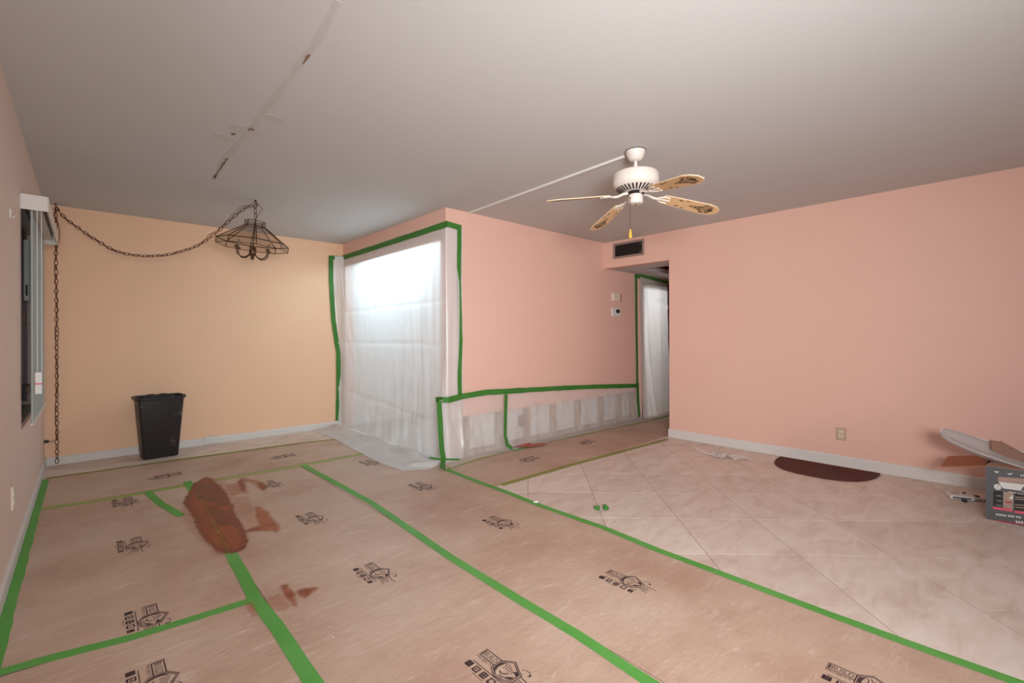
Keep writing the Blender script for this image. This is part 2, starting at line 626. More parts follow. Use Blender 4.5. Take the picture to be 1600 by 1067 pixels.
def resample(pts, step):
    pts = [Vector(p) for p in pts]
    out = [pts[0].copy()]
    for a, b_ in zip(pts, pts[1:]):
        n = max(1, int((b_ - a).length / step))
        out += [a.lerp(b_, k / n) for k in range(1, n + 1)]
    return out


def strip(mb, pts, nrm, width, th=0.0006, step=0.04, wob=0.0015, seed=0.0):
    """Thin ribbon (both faces and rims) along a polyline lying on a surface of normal nrm."""
    normals = nrm if isinstance(nrm, list) else None
    if normals:
        q, qn = [], []
        for i in range(len(pts) - 1):
            a, b_ = Vector(pts[i]), Vector(pts[i + 1])
            n = max(1, int((b_ - a).length / step))
            for k in range(n):
                q.append(a.lerp(b_, k / n))
                qn.append(Vector(normals[i]).lerp(Vector(normals[i + 1]), k / n).normalized())
        q.append(Vector(pts[-1]))
        qn.append(Vector(normals[-1]))
    else:
        q = resample(pts, step)
        qn = [Vector(nrm)] * len(q)
    vs, fs = [], []
    m = len(q)
    for i in range(m):
        t = (q[min(i + 1, m - 1)] - q[max(i - 1, 0)]).normalized()
        s = qn[i].cross(t).normalized()
        w = width * 0.5
        a = wob * (noise.noise(Vector((i * 0.35, seed, 1.7))) * 2)
        b2 = wob * (noise.noise(Vector((i * 0.35, seed + 9, 4.1))) * 2)
        for off, nn in ((w + a, 0), (-w + b2, 0), (-w + b2, th), (w + a, th)):
            vs.append(q[i] + s * off + qn[i] * nn)
    for i in range(m - 1):
        for k in range(4):
            fs.append((4 * i + k, 4 * i + (k + 1) % 4, 4 * (i + 1) + (k + 1) % 4, 4 * (i + 1) + k))
    fs += [(0, 1, 2, 3), (4 * m - 1, 4 * m - 2, 4 * m - 3, 4 * m - 4)]
    return mb.add(vs, fs)


rp = [p + Vector((0.012 * noise.noise(Vector((i * .9, 2, 1))), 0, -0.0001)) for i, p in enumerate(resample(path, 0.08))]
strip(MB(), rp, (0, 0, -1), 0.034, 0.0012, 0.06, 0.012, 3).build('joint_ridge', M['ridge'], ceiling)
for pts, w in ((((484, 84), (474, 98)), 0.010), (((388, 202), (394, 199), (397, 203), (389, 203)), 0.006), (((362, 207), (364, 210), (367, 207)), 0.008),
               (((355, 247), (348, 257)), 0.012), (((348, 257), (336, 276)), 0.007), (((337, 273), (335, 278)), 0.016)):
    strip(MB(), [fl(*p, H) + Vector((0, 0, -0.003)) for p in pts], (0, 0, -1), w, 0.002, 0.015, 0.003, pts[0][0]).build('peeling_flake', M['flake'], ceiling)
for px, py, r in ((385, 204, 0.09), (350, 215, 0.07), (425, 185, 0.06)):
    c0 = fl(px, py, H)
    MB().extrude([c0 + Vector((r * cos(k * pi / 7) * (1 + .25 * noise.noise(Vector((k, px, 0)))), .8 * r * sin(k * pi / 7), -0.0003)) for k in range(14)],
                 (0, 0, -0.0012)).build('skim_patch', M['ridge'], ceiling)

# ------------------------------------------------------------------ tiles
TS, TG = 0.4919, 0.0035


def clip(poly, a, b_, c):
    """Keep a*x + b*y <= c."""
    out = []
    for i in range(len(poly)):
        p, q = poly[i], poly[(i + 1) % len(poly)]
        dp, dq = a * p[0] + b_ * p[1] - c, a * q[0] + b_ * q[1] - c
        if dp <= 0:
            out.append(p)
        if dp * dq < 0:
            t = dp / (dp - dq)
            out.append((p[0] + t * (q[0] - p[0]), p[1] + t * (q[1] - p[1])))
    return out


S2 = math.sqrt(0.5)
full_mesh = None


def tile_poly(i, j, cx0, cx1, cy0, cy1):
    # u along (-S2, S2), v along (S2, S2); joints at u = 0.0172 - k TS, v = 4.0397 - k TS
    u0, v0 = 0.0172 - i * TS + TG / 2, 4.0397 - j * TS + TG / 2
    u1, v1 = u0 + TS - TG, v0 + TS - TG
    q = [(-S2 * u + S2 * v, S2 * u + S2 * v) for u, v in ((u0, v0), (u0, v1), (u1, v1), (u1, v0))][::-1]
    n0 = list(q)
    for a, b_, c in ((1, 0, cx1), (-1, 0, -cx0), (0, 1, cy1), (0, -1, -cy0)):
        if q:
            q = clip(q, a, b_, c)
    return q, q == n0


def tile_piece(poly):
    b_ = MB()
    n = len(poly)
    cx, cy = sum(p[0] for p in poly) / n, sum(p[1] for p in poly) / n
    inn = []
    for p in poly:
        d_ = Vector((cx - p[0], cy - p[1]))
        d_ = d_.normalized() * min(0.0012, d_.length * 0.4)
        inn.append((p[0] + d_.x, p[1] + d_.y))
    vs = [(p[0], p[1], -0.0014) for p in poly] + [(p[0], p[1], -0.0004) for p in poly] + [(p[0], p[1], 0.0) for p in inn]
    fs = [tuple(range(2 * n, 3 * n))]
    for l in (0, n):
        fs += [(l + i, l + (i + 1) % n, l + n + (i + 1) % n, l + n + i) for i in range(n)]
    return b_.add(vs, fs)


def area_of(q):
    return abs(sum(q[k][0] * q[(k + 1) % len(q)][1] - q[(k + 1) % len(q)][0] * q[k][1] for k in range(len(q)))) / 2


for (cx0, cx1, cy0, cy1) in ((2.30, XR - 0.0005, YF, 2.79), (XL, 2.545, 5.33, YB)):
    for i in range(-14, 16):
        for j in range(-10, 16):
            q, whole = tile_poly(i, j, cx0, cx1, cy0, cy1)
            if len(q) < 3 or area_of(q) < 0.0008:
                continue
            if whole and full_mesh is not None:
                o = bpy.data.objects.new('tile', full_mesh)
                C.objects.link(o)
                c0 = Vector((q[0][0], q[0][1], 0))
                o.location = full_loc + (c0 - full_ref)
                o.parent = floor
            else:
                o = tile_piece(q).build('tile', M['tile'], floor)
                if whole:
                    full_mesh, full_loc, full_ref = o.data, o.location.copy(), Vector((q[0][0], q[0][1], 0))

# ------------------------------------------------------------------ printed mark of the paper
def text_mesh(s, size):
    cu = bpy.data.curves.new('t', 'FONT')
    cu.body = s
    cu.size = size
    cu.resolution_u = 2
    o = bpy.data.objects.new('t', cu)
    C.objects.link(o)
    dg = bpy.context.evaluated_depsgraph_get()
    me = o.evaluated_get(dg).to_mesh()
    vs, fs = [v.co.copy() for v in me.vertices], [tuple(p.vertices) for p in me.polygons]
    o.evaluated_get(dg).to_mesh_clear()
    bpy.data.objects.remove(o)
    bpy.data.curves.remove(cu)
    return vs, fs


def add_text(mb, s, w, h, place):
    vs, fs = text_mesh(s, 1.0)
    x0, x1 = min(v.x for v in vs), max(v.x for v in vs)
    y0, y1 = min(v.y for v in vs), max(v.y for v in vs)
    mb.add([place((v.x - x0) / (x1 - x0) * w, (v.y - y0) / (y1 - y0) * h) for v in vs], fs)


def logo_mesh():
    """Printed mark, reading along +x (0 .. 0.26), height 0 .. 0.155, flat at z = 0."""
    b_ = MB()

    def P(u, v):
        return Vector((u, v, 0))

    def line(pts, w):
        pts = [Vector((p[0], p[1], 0)) for p in pts]
        vs, fs = [], []
        for i, p in enumerate(pts):
            t = (pts[min(i + 1, len(pts) - 1)] - pts[max(i - 1, 0)]).normalized()
            s = Vector((-t.y, t.x, 0)) * w * 0.64
            vs += [p + s, p - s]
        fs = [(2 * i, 2 * i + 1, 2 * i + 3, 2 * i + 2) for i in range(len(pts) - 1)]
        b_.add(vs, fs)

    # banner with its two lines of lettering
    line([(0.085, 0.118), (0.0, 0.118), (0.0, 0.082), (0.082, 0.082)], 0.0035)
    line([(0.006, 0.114), (0.006, 0.086)], 0.005)
    add_text(b_, 'BUILD', 0.066, 0.022, lambda x, y: P(0.012 + x, 0.089 + y))
    add_text(b_, 'PROJECT', 0.076, 0.014, lambda x, y: P(0.0 + x, 0.063 + y))
    # six-sided badge, double outline with a dark crescent down its left side
    hexo = [(0.085, 0.118), (0.125, 0.150), (0.165, 0.128), (0.190, 0.118), (0.190, 0.075), (0.165, 0.052), (0.12, 0.047), (0.083, 0.068), (0.085, 0.118)]
    line(hexo, 0.0035)
    inn = [(0.131 + (x - 0.131) * 0.86, 0.098 + (y - 0.098) * 0.86) for x, y in hexo]
    line(inn, 0.003)
    b_.add([P(*p) for p in ((0.094, 0.112), (0.110, 0.125), (0.103, 0.105), (0.100, 0.088), (0.108, 0.066), (0.122, 0.058), (0.096, 0.066), (0.091, 0.085))],
           [(0, 1, 2), (0, 2, 3, 7), (7, 3, 4, 6), (6, 4, 5)])
    b_.add([P(*p) for p in ((0.150, 0.062), (0.178, 0.078), (0.178, 0.094), (0.160, 0.080))], [(0, 1, 2, 3)])
    b_.add([P(*p) for p in ((0.158, 0.108), (0.180, 0.100), (0.180, 0.114), (0.166, 0.122))], [(0, 1, 2, 3)])
    # loose brush strokes inside the badge and the bits that leave it on the right
    for k in range(5):
        x = 0.112 + 0.010 * k
        line([(x, 0.128 - 0.006 * abs(k - 1)), (x + 0.006, 0.112), (x + 0.004, 0.094 + 0.003 * (k % 2))], 0.0022)
    line([(0.118, 0.080), (0.130, 0.074), (0.142, 0.080), (0.150, 0.092)], 0.004)
    line([(0.130, 0.066), (0.142, 0.064), (0.150, 0.070)], 0.003)
    line([(0.170, 0.138), (0.182, 0.148), (0.198, 0.150), (0.212, 0.143), (0.214, 0.134), (0.204, 0.131)], 0.0022)
    line([(0.206, 0.139), (0.214, 0.139)], 0.006)
    for k in range(5):
        line([(0.194, 0.098 - 0.008 * k), (0.226 + 0.007 * ((k * 2) % 3), 0.094 - 0.009 * k)], 0.0022)
    line([(0.190, 0.112), (0.225, 0.108), (0.258, 0.110)], 0.003)
    # row of five square symbols between two thin rules
    line([(0.012, 0.044), (0.196, 0.044)], 0.0025)
    line([(0.062, 0.002), (0.112, 0.002)], 0.0016)
    for k in range(5):
        x0, s = 0.004 + 0.041 * k, 0.022
        y0 = 0.012
        if k == 4:
            s = 0.018
        line([(x0, y0), (x0 + s, y0), (x0 + s, y0 + s), (x0, y0 + s), (x0, y0 - 0.002)], 0.006)
        c_ = (x0 + s / 2, y0 + s / 2)
        if k == 0:
            line([(x0, c_[1]), (x0 + s, c_[1])], 0.014)
        elif k == 1:
            line([(c_[0] - 0.004, c_[1]), (c_[0] + 0.004, c_[1])], 0.006)
        elif k == 2:
            line([(c_[0], y0), (c_[0], y0 + s)], 0.005)
            line([(x0, c_[1]), (x0 + s, c_[1])], 0.004)
        elif k == 4:
            line([(x0, c_[1] + 0.002), (x0 + s, c_[1] + 0.002)], 0.010)
    me = bpy.data.meshes.new('printed_logo')
    me.from_pydata(b_.v, [], b_.f)
    me.materials.append(M['ink'])
    return me


LOGO = logo_mesh()
PZ = 0.0028


def logo(sheet, x, y, ang):
    """Centre of the mark at x, y; ang = reading direction."""
    o = bpy.data.objects.new('printed_logo', LOGO)
    C.objects.link(o)
    r = Matrix.Rotation(ang, 4, 'Z')
    loc = Vector((x, y, PZ + 0.0004)) - (r @ Vector((0.13, 0.078, 0)))
    o.parent = sheet
    o.location = loc - ORIG[sheet.name]
    o.rotation_euler = (0, 0, ang)


def sheet(poly, label):
    b_ = MB().prism(poly, 0.0008, PZ)
    return tag(b_.build('floor_paper', M['paper']), label, 'floor paper', 'brown floor-protection paper sheets')


shA = sheet([(-0.266, 4.585), (2.52, 4.515), (2.52, 5.335), (-0.266, 5.545)], 'brown paper sheet on the floor along the back wall, in front of the black bin')
shB = sheet([(-0.266, 2.425), (0.595, 2.335), (0.595, 4.545), (-0.266, 4.575)], 'brown floor paper sheet along the left wall, its edge under the big red spill')
shB2 = sheet([(-0.266, -0.6), (0.595, -0.6), (0.595, 2.325), (-0.266, 2.415)], 'brown floor paper sheet in the bottom left corner, nearest the camera')
shC = sheet([(0.60, -0.6), (1.455, -0.6), (1.455, 4.53), (0.60, 4.545)], 'brown floor paper sheet in the middle, carrying most of the large red spill')
shD = sheet([(1.46, -0.6), (2.345, -0.6), (2.345, 4.51), (1.46, 4.525)], 'brown floor paper sheet bordering the bare tiles, below the plastic curtain')
shE = sheet([(2.35, 2.775), (7.5, 2.775), (7.5, 3.66), (2.35, 3.66)], 'narrow brown floor paper sheet running into the hallway along the low plastic strip')
for sh, x, y in ((shB, .21, 4.34), (shB, .20, 3.41), (shB, .19, 2.47), (shB2, .17, 2.0), (shB2, .17, 1.06), (shC, 1.10, 4.05), (shC, 1.09, 3.10), (shC, 1.07, 2.16),
                 (shC, 1.08, 1.225), (shC, 1.08, 0.28), (shD, 1.98, 4.10), (shD, 1.97, 3.16), (shD, 1.95, 2.20), (shD, 1.925, 1.255), (shD, 1.945, 0.32)):
    logo(sh, x, y, -pi / 2)
for sh, x, y in ((shA, .49, 4.93), (shA, 1.43, 4.93), (shE, 3.14, 3.17), (shE, 4.12, 3.23)):
    logo(sh, x, y, pi)

# ------------------------------------------------------------------ floor tape
seedc = [0.0]


def tape(pts, nrm, label, m='tape', w=0.05, group='green tape on the floor', wob=0.0012, step=0.04):
    seedc[0] += 3.3
    b_ = strip(MB(), pts, nrm, w, 0.0006, step, wob, seedc[0])
    return tag(b_.build('masking_tape', M[m]), label, 'tape', group)


UP = (0, 0, 1)
Z1, Z2, Z3 = 0.0036, 0.0044, 0.0052


def ft(px, z):
    return [fl(a, b_, z) for a, b_ in px]


tape(ft([(72, 747.5), (300, 715), (470, 692), (528, 686)], Z1), UP, 'thin yellowed tape along the rear edge of the paper, in front of the black bin', 'tapeolive', 0.05)
tape(ft([(66, 795), (160, 781), (235, 768), (300, 757), (390, 741), (478, 726), (566, 709)], Z1), UP,
     'green and yellowed tape seam across the back of the floor, behind the red spill', 'tapedusty', 0.062)
tape(ft([(292, 752), (316, 790), (350, 845), (385, 908), (398, 935), (430, 975), (490, 1067)], Z2) + [Vector((0.58, 0.4, Z2))], UP,
     'wide green tape running from under the red spill to the bottom edge of the picture', 'tape', 0.056)
tape([Vector((-0.26, 2.445, Z1))] + ft([(60, 1033), (200, 997), (300, 967), (395, 937)], Z1), UP, 'green tape crosswise at lower left, ending at the tape below the red spill', 'tape', 0.05)
tape(ft([(474, 727), (520, 752), (580, 785), (700, 868), (800, 930), (900, 990), (1015, 1066)], Z2) + [Vector((1.44, -0.4, Z2))], UP,
     'long green tape down the middle floor, between red spill and bare tiles', 'tape', 0.05)
tape(ft([(697, 733), (745, 752), (790, 768), (842, 789), (942, 824), (1030, 860), (1130, 897), (1300, 961), (1450, 1016), (1590, 1066)], Z2) + [Vector((2.34, -0.5, Z2))], UP,
     'long green tape on the border between brown paper and bare tiles', 'tape', 0.05)
tape(ft([(783, 757.5), (900, 724), (960, 708), (1042, 686)], Z1), UP, 'yellowed tape between the hallway paper and the bare tiles', 'tapeolive', 0.05)
tape(ft([(700, 732), (745, 718), (800, 702), (850, 691), (900, 681), (960, 668), (1022, 656)], Z3), UP, 'thin green tape on the floor along the bottom edge of the low plastic strip', 'tapedusty', 0.035)
tape(ft([(799, 703.5), (825, 698)], Z3 + 0.001), UP, 'short green tape patch just below the orange splash at the low plastic', 'tape', 0.06)
tape(ft([(230, 768), (250, 786), (284, 806)], Z2), UP, 'short diagonal green tape left of the red spill', 'tape', 0.05)
tape([Vector((-0.246 + 0.003 * noise.noise(Vector((y, 3, 5))), y, Z1)) for y in [5.50 - 0.3 * k for k in range(19)]], UP,
     'green tape along the foot of the left wall', 'tape', 0.040, wob=0.003)
tape(ft([(1018, 656.5), (1047, 649)], Z1), UP, 'short dark green tape on the floor under the hallway curtain', 'tapeshaded', 0.05)

# ------------------------------------------------------------------ spills
def pip(x, y, poly):
    c = False
    n = len(poly)
    for i in range(n):
        x0, y0 = poly[i]
        x1, y1 = poly[(i + 1) % n]
        if (y0 > y) != (y1 > y) and x < (x1 - x0) * (y - y0) / (y1 - y0) + x0:
            c = not c
    return c


def sdist(x, y, poly):
    dmin = 9e9
    n = len(poly)
    for i in range(n):
        x0, y0 = poly[i]
        x1, y1 = poly[(i + 1) % n]
        dx, dy = x1 - x0, y1 - y0
        t = max(0, min(1, ((x - x0) * dx + (y - y0) * dy) / (dx * dx + dy * dy + 1e-12)))
        dmin = min(dmin, math.hypot(x - x0 - t * dx, y - y0 - t * dy))
    return dmin if pip(x, y, poly) else -dmin


def film(polys, z, name, m, parent=None, step=0.012, soft=0.02, wob=0.012, tone=None):
    """Flat film; polys = [(outline in floor metres, strength, tone)]."""
    allp = [p for q in polys for p in q[0]]
    x0, x1 = min(p[0] for p in allp) - 0.05, max(p[0] for p in allp) + 0.05
    y0, y1 = min(p[1] for p in allp) - 0.05, max(p[1] for p in allp) + 0.05
    nx, ny = int((x1 - x0) / step) + 1, int((y1 - y0) / step) + 1
    idx, vs, cov, ton = {}, [], [], []
    vals = {}
    for j in range(ny + 1):
        for i in range(nx + 1):
            x, y = x0 + i * step, y0 + j * step
            w = wob * (noise.noise(Vector((x * 14, y * 14, z * 100))) + 0.5 * noise.noise(Vector((x * 40, y * 40, 3))))
            best, tn = 0.0, 0.0
            hole = 1.0
            for poly, st, t_ in polys:
                s = sdist(x, y, poly) + w
                c = max(0.0, min(1.0, (s + soft * 0.35) / soft))
                rim = 0.16 * math.exp(-((s - soft) / 0.02) ** 2)
                if st < 0:
                    hole = min(hole, 1 + st * c)
                    continue
                c = c * c * (3 - 2 * c) * st
                if c > 0.01 and c >= best - 0.03:
                    best, tn = max(c, best), t_ + rim * (1 if st == 1.0 and t_ < 0.05 else 0.3)
            vals[i, j] = (best * hole, tn, x, y)
    fs = []
    for j in range(ny):
        for i in range(nx):
            k = [(i, j), (i + 1, j), (i + 1, j + 1), (i, j + 1)]
            if max(vals[q][0] for q in k) > 0.01:
                f = []
                for q in k:
                    if q not in idx:
                        idx[q] = len(vs)
                        vs.append((vals[q][2], vals[q][3], z))
                        cov.append(vals[q][0])
                        ton.append(vals[q][1])
                    f.append(idx[q])
                fs.append(tuple(f))
    o = MB().add(vs, fs).build(name, m, parent)
    for nm, data in (('cover', cov), ('tone', ton)):
        a = o.data.attributes.new(nm, 'FLOAT', 'POINT')
        a.data.foreach_set('value', data)
    return o


def cr(pts, ox, oy, s):
    return [tuple(fl(ox + a / s, oy + b_ / s)[:2]) for a, b_ in pts]


def c3(pts):
    return cr(pts, 240, 700, 5.336)


def c4(pts):
    return cr(pts, 150, 820, 3.019)


pool = c3([(440, 235), (480, 262), (520, 290), (570, 320), (610, 375), (640, 450), (690, 560), (740, 640), (775, 720), (785, 790), (760, 850), (720, 872),
           (640, 888), (560, 880), (500, 850), (440, 790), (380, 730), (345, 640), (310, 540), (270, 500), (245, 455), (265, 410), (310, 345), (330, 300), (400, 270)])
cap = c3([(330, 330), (400, 290), (480, 290), (560, 330), (610, 390), (640, 470), (560, 500), (470, 470), (400, 440), (340, 420)])
streak = c3([(440, 470), (560, 500), (660, 560), (730, 650), (700, 670), (560, 660), (480, 600)])
t = thing('spill', (0.75, 3.7, 0.0035), 'large red-brown spill dried across the brown floor paper and green tape', 'spill')
tstreak = c3([(330, 370), (375, 360), (440, 450), (490, 560), (590, 730), (660, 860), (600, 890), (540, 770), (450, 600), (400, 470)])
film([(pool, 1.0, -0.06), (cap, 1.0, 0.13), (streak, 1.0, 0.10), (tstreak, -0.36, 0)], 0.0058, 'pool', M['spill'], t)
s1 = c3([(575, 310), (690, 300), (720, 255), (760, 250), (850, 270), (915, 285), (950, 330), (930, 362), (885, 350), (850, 320), (790, 285), (765, 300), (775, 340), (805, 375),
         (770, 397), (730, 385), (690, 400), (650, 415), (610, 370)])
s2 = c3([(840, 485), (890, 495), (960, 545), (1030, 620), (1062, 680), (1020, 712), (985, 690), (960, 700), (900, 695), (780, 708), (750, 690), (860, 655), (880, 650), (850, 590)])
s3 = c3([(650, 420), (800, 400), (835, 490), (870, 640), (760, 660), (730, 600), (690, 530)])
d1 = c3([(690, 290), (720, 262), (755, 262), (765, 300), (775, 350), (755, 385), (720, 360)])
d2 = c3([(845, 285), (910, 290), (945, 330), (925, 355), (880, 340)])
d3 = c3([(770, 690), (840, 680), (905, 665), (915, 672), (850, 698), (775, 705)])
halo = c3([(500, 250), (640, 300), (700, 420), (860, 500), (900, 640), (800, 760), (700, 900), (500, 900), (380, 800), (270, 700), (230, 560), (250, 420), (380, 260)])
film([(s1, 0.55, -0.1), (s2, 0.85, 0.0), (s3, 0.30, -0.2), (d1, 0.95, 0.12), (d2, 0.95, 0.12), (d3, 1.1, 0.4), (halo, 0.22, -0.15)], 0.0064, 'smear', M['smear'], t, soft=0.035)
la = c4([(870, 290), (900, 285), (930, 320), (955, 372), (945, 397), (915, 378), (880, 330)])
lb = c4([(950, 308), (1000, 303), (1052, 298), (1025, 322), (988, 352), (955, 336)])
lb2 = c4([(985, 312), (1012, 310), (1010, 328), (990, 332)])
lc = c4([(805, 350), (870, 318), (925, 385), (885, 412), (840, 405)])
ld = c4([(700, 375), (738, 370), (778, 442), (722, 447)])
o = film([(la, 0.85, 0.0), (lb, 0.75, 0.05), (lb2, 1.2, 0.5), (lc, 0.30, -0.15), (ld, 0.40, -0.1)], 0.0058, 'smear', M['smear'], None, 0.008, 0.022)
tag(o, 'small orange-brown smears beside the wide green tape, below the big red spill', 'stain')
sp = cr([(100, 190), (200, 150), (290, 130), (390, 128), (360, 150), (420, 150), (480, 128), (470, 145), (560, 132), (600, 140), (540, 168), (400, 190), (300, 200)], 790, 680, 9.41)
o = film([(sp, 1.0, 0.0)], 0.0165, 'splash', M['splash'], None, 0.008, 0.016, 0.008)
tag(o, 'bright orange splash at the foot of the low plastic strip in the hallway', 'stain')

# ------------------------------------------------------------------ plastic sheets
def nz3(x, y, z):
    return noise.noise(Vector((x, y, z)))


def smooth(a, b_, x):
    t_ = max(0.0, min(1.0, (x - a) / (b_ - a)))
    return t_ * t_ * (3 - 2 * t_)


def polyline_at(pts, u):
    ls = [(Vector(a) - Vector(b_)).length for a, b_ in zip(pts, pts[1:])]
    tot = sum(ls)
    d_ = u * tot
    for i, l in enumerate(ls):
        if d_ <= l or i == len(ls) - 1:
            return Vector(pts[i]).lerp(Vector(pts[i + 1]), min(1, d_ / l if l else 0))
        d_ -= l


TAPE_A = [(2.27, 2.39), (1.8, 2.405), (1.17, 2.45), (0.91, 2.485), (0.09, 2.48), (0, 2.48)]


def interp(tab, z):
    for (z0, v0), (z1, v1) in zip(tab, tab[1:]):
        if z <= z0 and z >= z1:
            return v0 + (v1 - v0) * (z0 - z) / (z0 - z1)
    return tab[-1][1]


SK = [(0.0, (2.12, 6.06)), (0.06, (2.13, 5.75)), (0.16, (2.135, 5.39)), (0.45, (2.06, 4.48)), (0.68, (2.04, 3.98)), (0.82, (2.06, 3.66)), (0.90, (2.26, 3.53)), (0.95, (2.46, 3.63)), (1.0, (2.73, 3.66))]


def curtain(u, v):
    TV = 0.78
    if v <= TV:
        h = v / TV
        z = 2.27 * (1 - h) + 0.012 * h
    else:
        h, z = 1.0, 0.012
    xa = interp(TAPE_A, z)
    off = 0.006 + 0.03 * smooth(0.5, 1.0, h)
    xq = XP - off
    yg = 6.05 - 0.42 * smooth(0.0, 1.0, h)
    path_ = [(xa - 0.02, YB - 0.004, 0), (xa + 0.03, YB - 0.006, 0), (xq, yg, 0), (xq, YP + 0.03, 0), (XP - 0.004, YP - 0.008, 0), (2.745, YP - 0.006, 0)]
    br = [0.0, 0.03, 0.16, 0.90, 0.93, 1.0]
    for i in range(5):
        if u <= br[i + 1] + 1e-9:
            p = Vector(path_[i]).lerp(Vector(path_[i + 1]), (u - br[i]) / (br[i + 1] - br[i]))
            break
    p.z = z
    # folds: hang ripples, diagonal tension folds from the top left corner, crease lines of the folded sheet
    mid = smooth(0.03, 0.12, u) * (1 - smooth(0.88, 0.93, u))
    rip = 0.010 * nz3(u * 16, h * 1.5, 0) + 0.006 * nz3(u * 40, h * 3, 5)
    low = 0.045 * smooth(0.55, 1.0, h) * (nz3(u * 7, h * 4, 9) + 0.6 * nz3(u * 18, h * 7, 2))
    q = (u - 0.10) - 0.20 * h
    diag = (0.022 * math.exp(-(q / 0.022) ** 2) + 0.018 * math.exp(-((q + 0.05) / 0.018) ** 2)) * smooth(0.02, 0.3, h) * (1 - smooth(0.9, 1.0, h))
    cre = 0.0
    for zc, sl in ((1.53, 0.05), (1.12, 0.0), (0.42, -0.18)):
        zz = z - zc - sl * (u - 0.5) - 0.015 * nz3(u * 5, zc * 7, 1)
        cre += 0.007 * math.exp(-(zz / 0.016) ** 2)
    amp = max(0.0, rip * smooth(0.02, 0.2, h) + low + diag + cre + 0.008 * smooth(0.02, 0.1, h))
    if u < 0.93:
        p.x -= amp * mid
        p.y -= 0.4 * amp * (1 - mid) * (1 if u < .05 else 0)
    else:
        p.y -= max(0.0, 0.006 + 0.012 * nz3(u * 60, h * 2, 3)) * smooth(0.05, 0.2, h) * (1 - smooth(.98, 1, u) * (1 if h < .7 else .3))
    if v > TV:
        k = (v - TV) / (1 - TV)
        e = None
        for (u0, a), (u1, b_) in zip(SK, SK[1:]):
            if u <= u1 + 1e-9:
                e = Vector(a).lerp(Vector(b_), (u - u0) / (u1 - u0))
                break
        s = Vector((p.x, p.y))
        q2 = s.lerp(e, k)
        hump = 0.05 * math.exp(-((k - 0.30) / 0.13) ** 2) * max(0, 0.5 + nz3(u * 6, 1, 4)) + 0.03 * math.exp(-((k - 0.62) / 0.1) ** 2) * max(0, 0.35 + nz3(u * 5, 7, 4))
        zz = 0.0075 + (0.010 * (1 - k)) * (1 + nz3(u * 20, k * 5, 8)) + hump * smooth(0, .1, k) * (1 - smooth(.8, 1, k)) + 0.006 * max(0, nz3(u * 14, k * 6, 3))
        zz = max(0.0072, zz)
        zz = 0.012 + (zz - 0.012) * smooth(0, 0.15, k) if k < 0.15 else zz
        p = Vector((q2.x, q2.y, zz))
    return p


o = MB().grid(curtain, 170, 150).build('plastic_curtain', M['poly'], smooth='all', fix=False)
tag(o, 'large translucent plastic sheet taped over the kitchen opening, its foot spread on the floor', 'plastic sheet')


def low_line(x):
    for (x0, z0), (x1, z1) in zip(LT, LT[1:]):
        if x <= x1:
            return z0 + (z1 - z0) * (x - x0) / (x1 - x0)
    return LT[-1][1]


LT = [(2.40, 0.60), (2.74, 0.59), (3.32, 0.585), (4.09, 0.575), (5.0, 0.52), (5.92, 0.49)]


def low_sheet(x0, x1, seed, bulge):
    def fn(u, v):
        x = x0 + (x1 - x0) * u
        zt = low_line(x)
        TV = 0.72
        ye = 3.475 + 0.06 * smooth(2.45, 2.85, x) - 0.06 * smooth(4.4, 5.9, x)
        if v <= TV:
            h = v / TV
            z = zt * (1 - h) + 0.015 * h
            y = YP - 0.016 - 0.05 * h * h
            a = 0.035 * (nz3(x * 4.5, h * 2, seed) + 0.5 * nz3(x * 13, h * 4, seed + 3)) * smooth(0.03, 0.6, h)
            y -= max(-0.002, a + bulge * smooth(0, .7, h))
        else:
            k = (v - TV) / (1 - TV)
            a = 0.035 * (nz3(x * 4.5, 2, seed) + 0.5 * nz3(x * 13, 4, seed + 3))
            ys = YP - 0.066 - max(-0.002, a + bulge)
            y = ys + (ye - ys) * k
            z = 0.0066 + (0.0084) * (1 - k) + 0.018 * max(0, nz3(x * 6, k * 3, seed)) * smooth(0, .2, k) * (1 - smooth(.7, 1, k)) * (1 - smooth(3.0, 3.1, x) * (1 - smooth(4.0, 4.2, x)))
        return Vector((x, y, z))
    return fn


# first piece wraps the corner in front of the big curtain
def low_a(u, v):
    p = low_sheet(2.44, 3.34, 11.0, 0.02)(u, v)
    if p.x < 2.72:
        k = smooth(2.72, 2.44, p.x)
        p.y -= 0.022 * k + 0.02 * math.sin(p.x * 60) * k * (1 if p.z > .03 else 0.0) * 0.5
        p.y -= 0.035 * math.exp(-((p.x - 2.70) / 0.03) ** 2) * smooth(0.6, 0.4, p.z) * smooth(0.0, .1, p.z)
    return p


o = MB().grid(low_a, 60, 40).build('plastic_strip', M['polylow'], smooth='all', fix=False)
tag(o, 'short low plastic strip wrapped round the pink wall corner, left of the second upright tape', 'plastic sheet', 'low plastic strips')
o = MB().grid(low_sheet(3.31, 5.93, 31.0, 0.0), 150, 36).build('plastic_strip', M['polylow'], smooth='all', fix=False)
tag(o, 'long low plastic strip over the cut-out pink wall foot, towards the hallway', 'plastic sheet', 'low plastic strips')


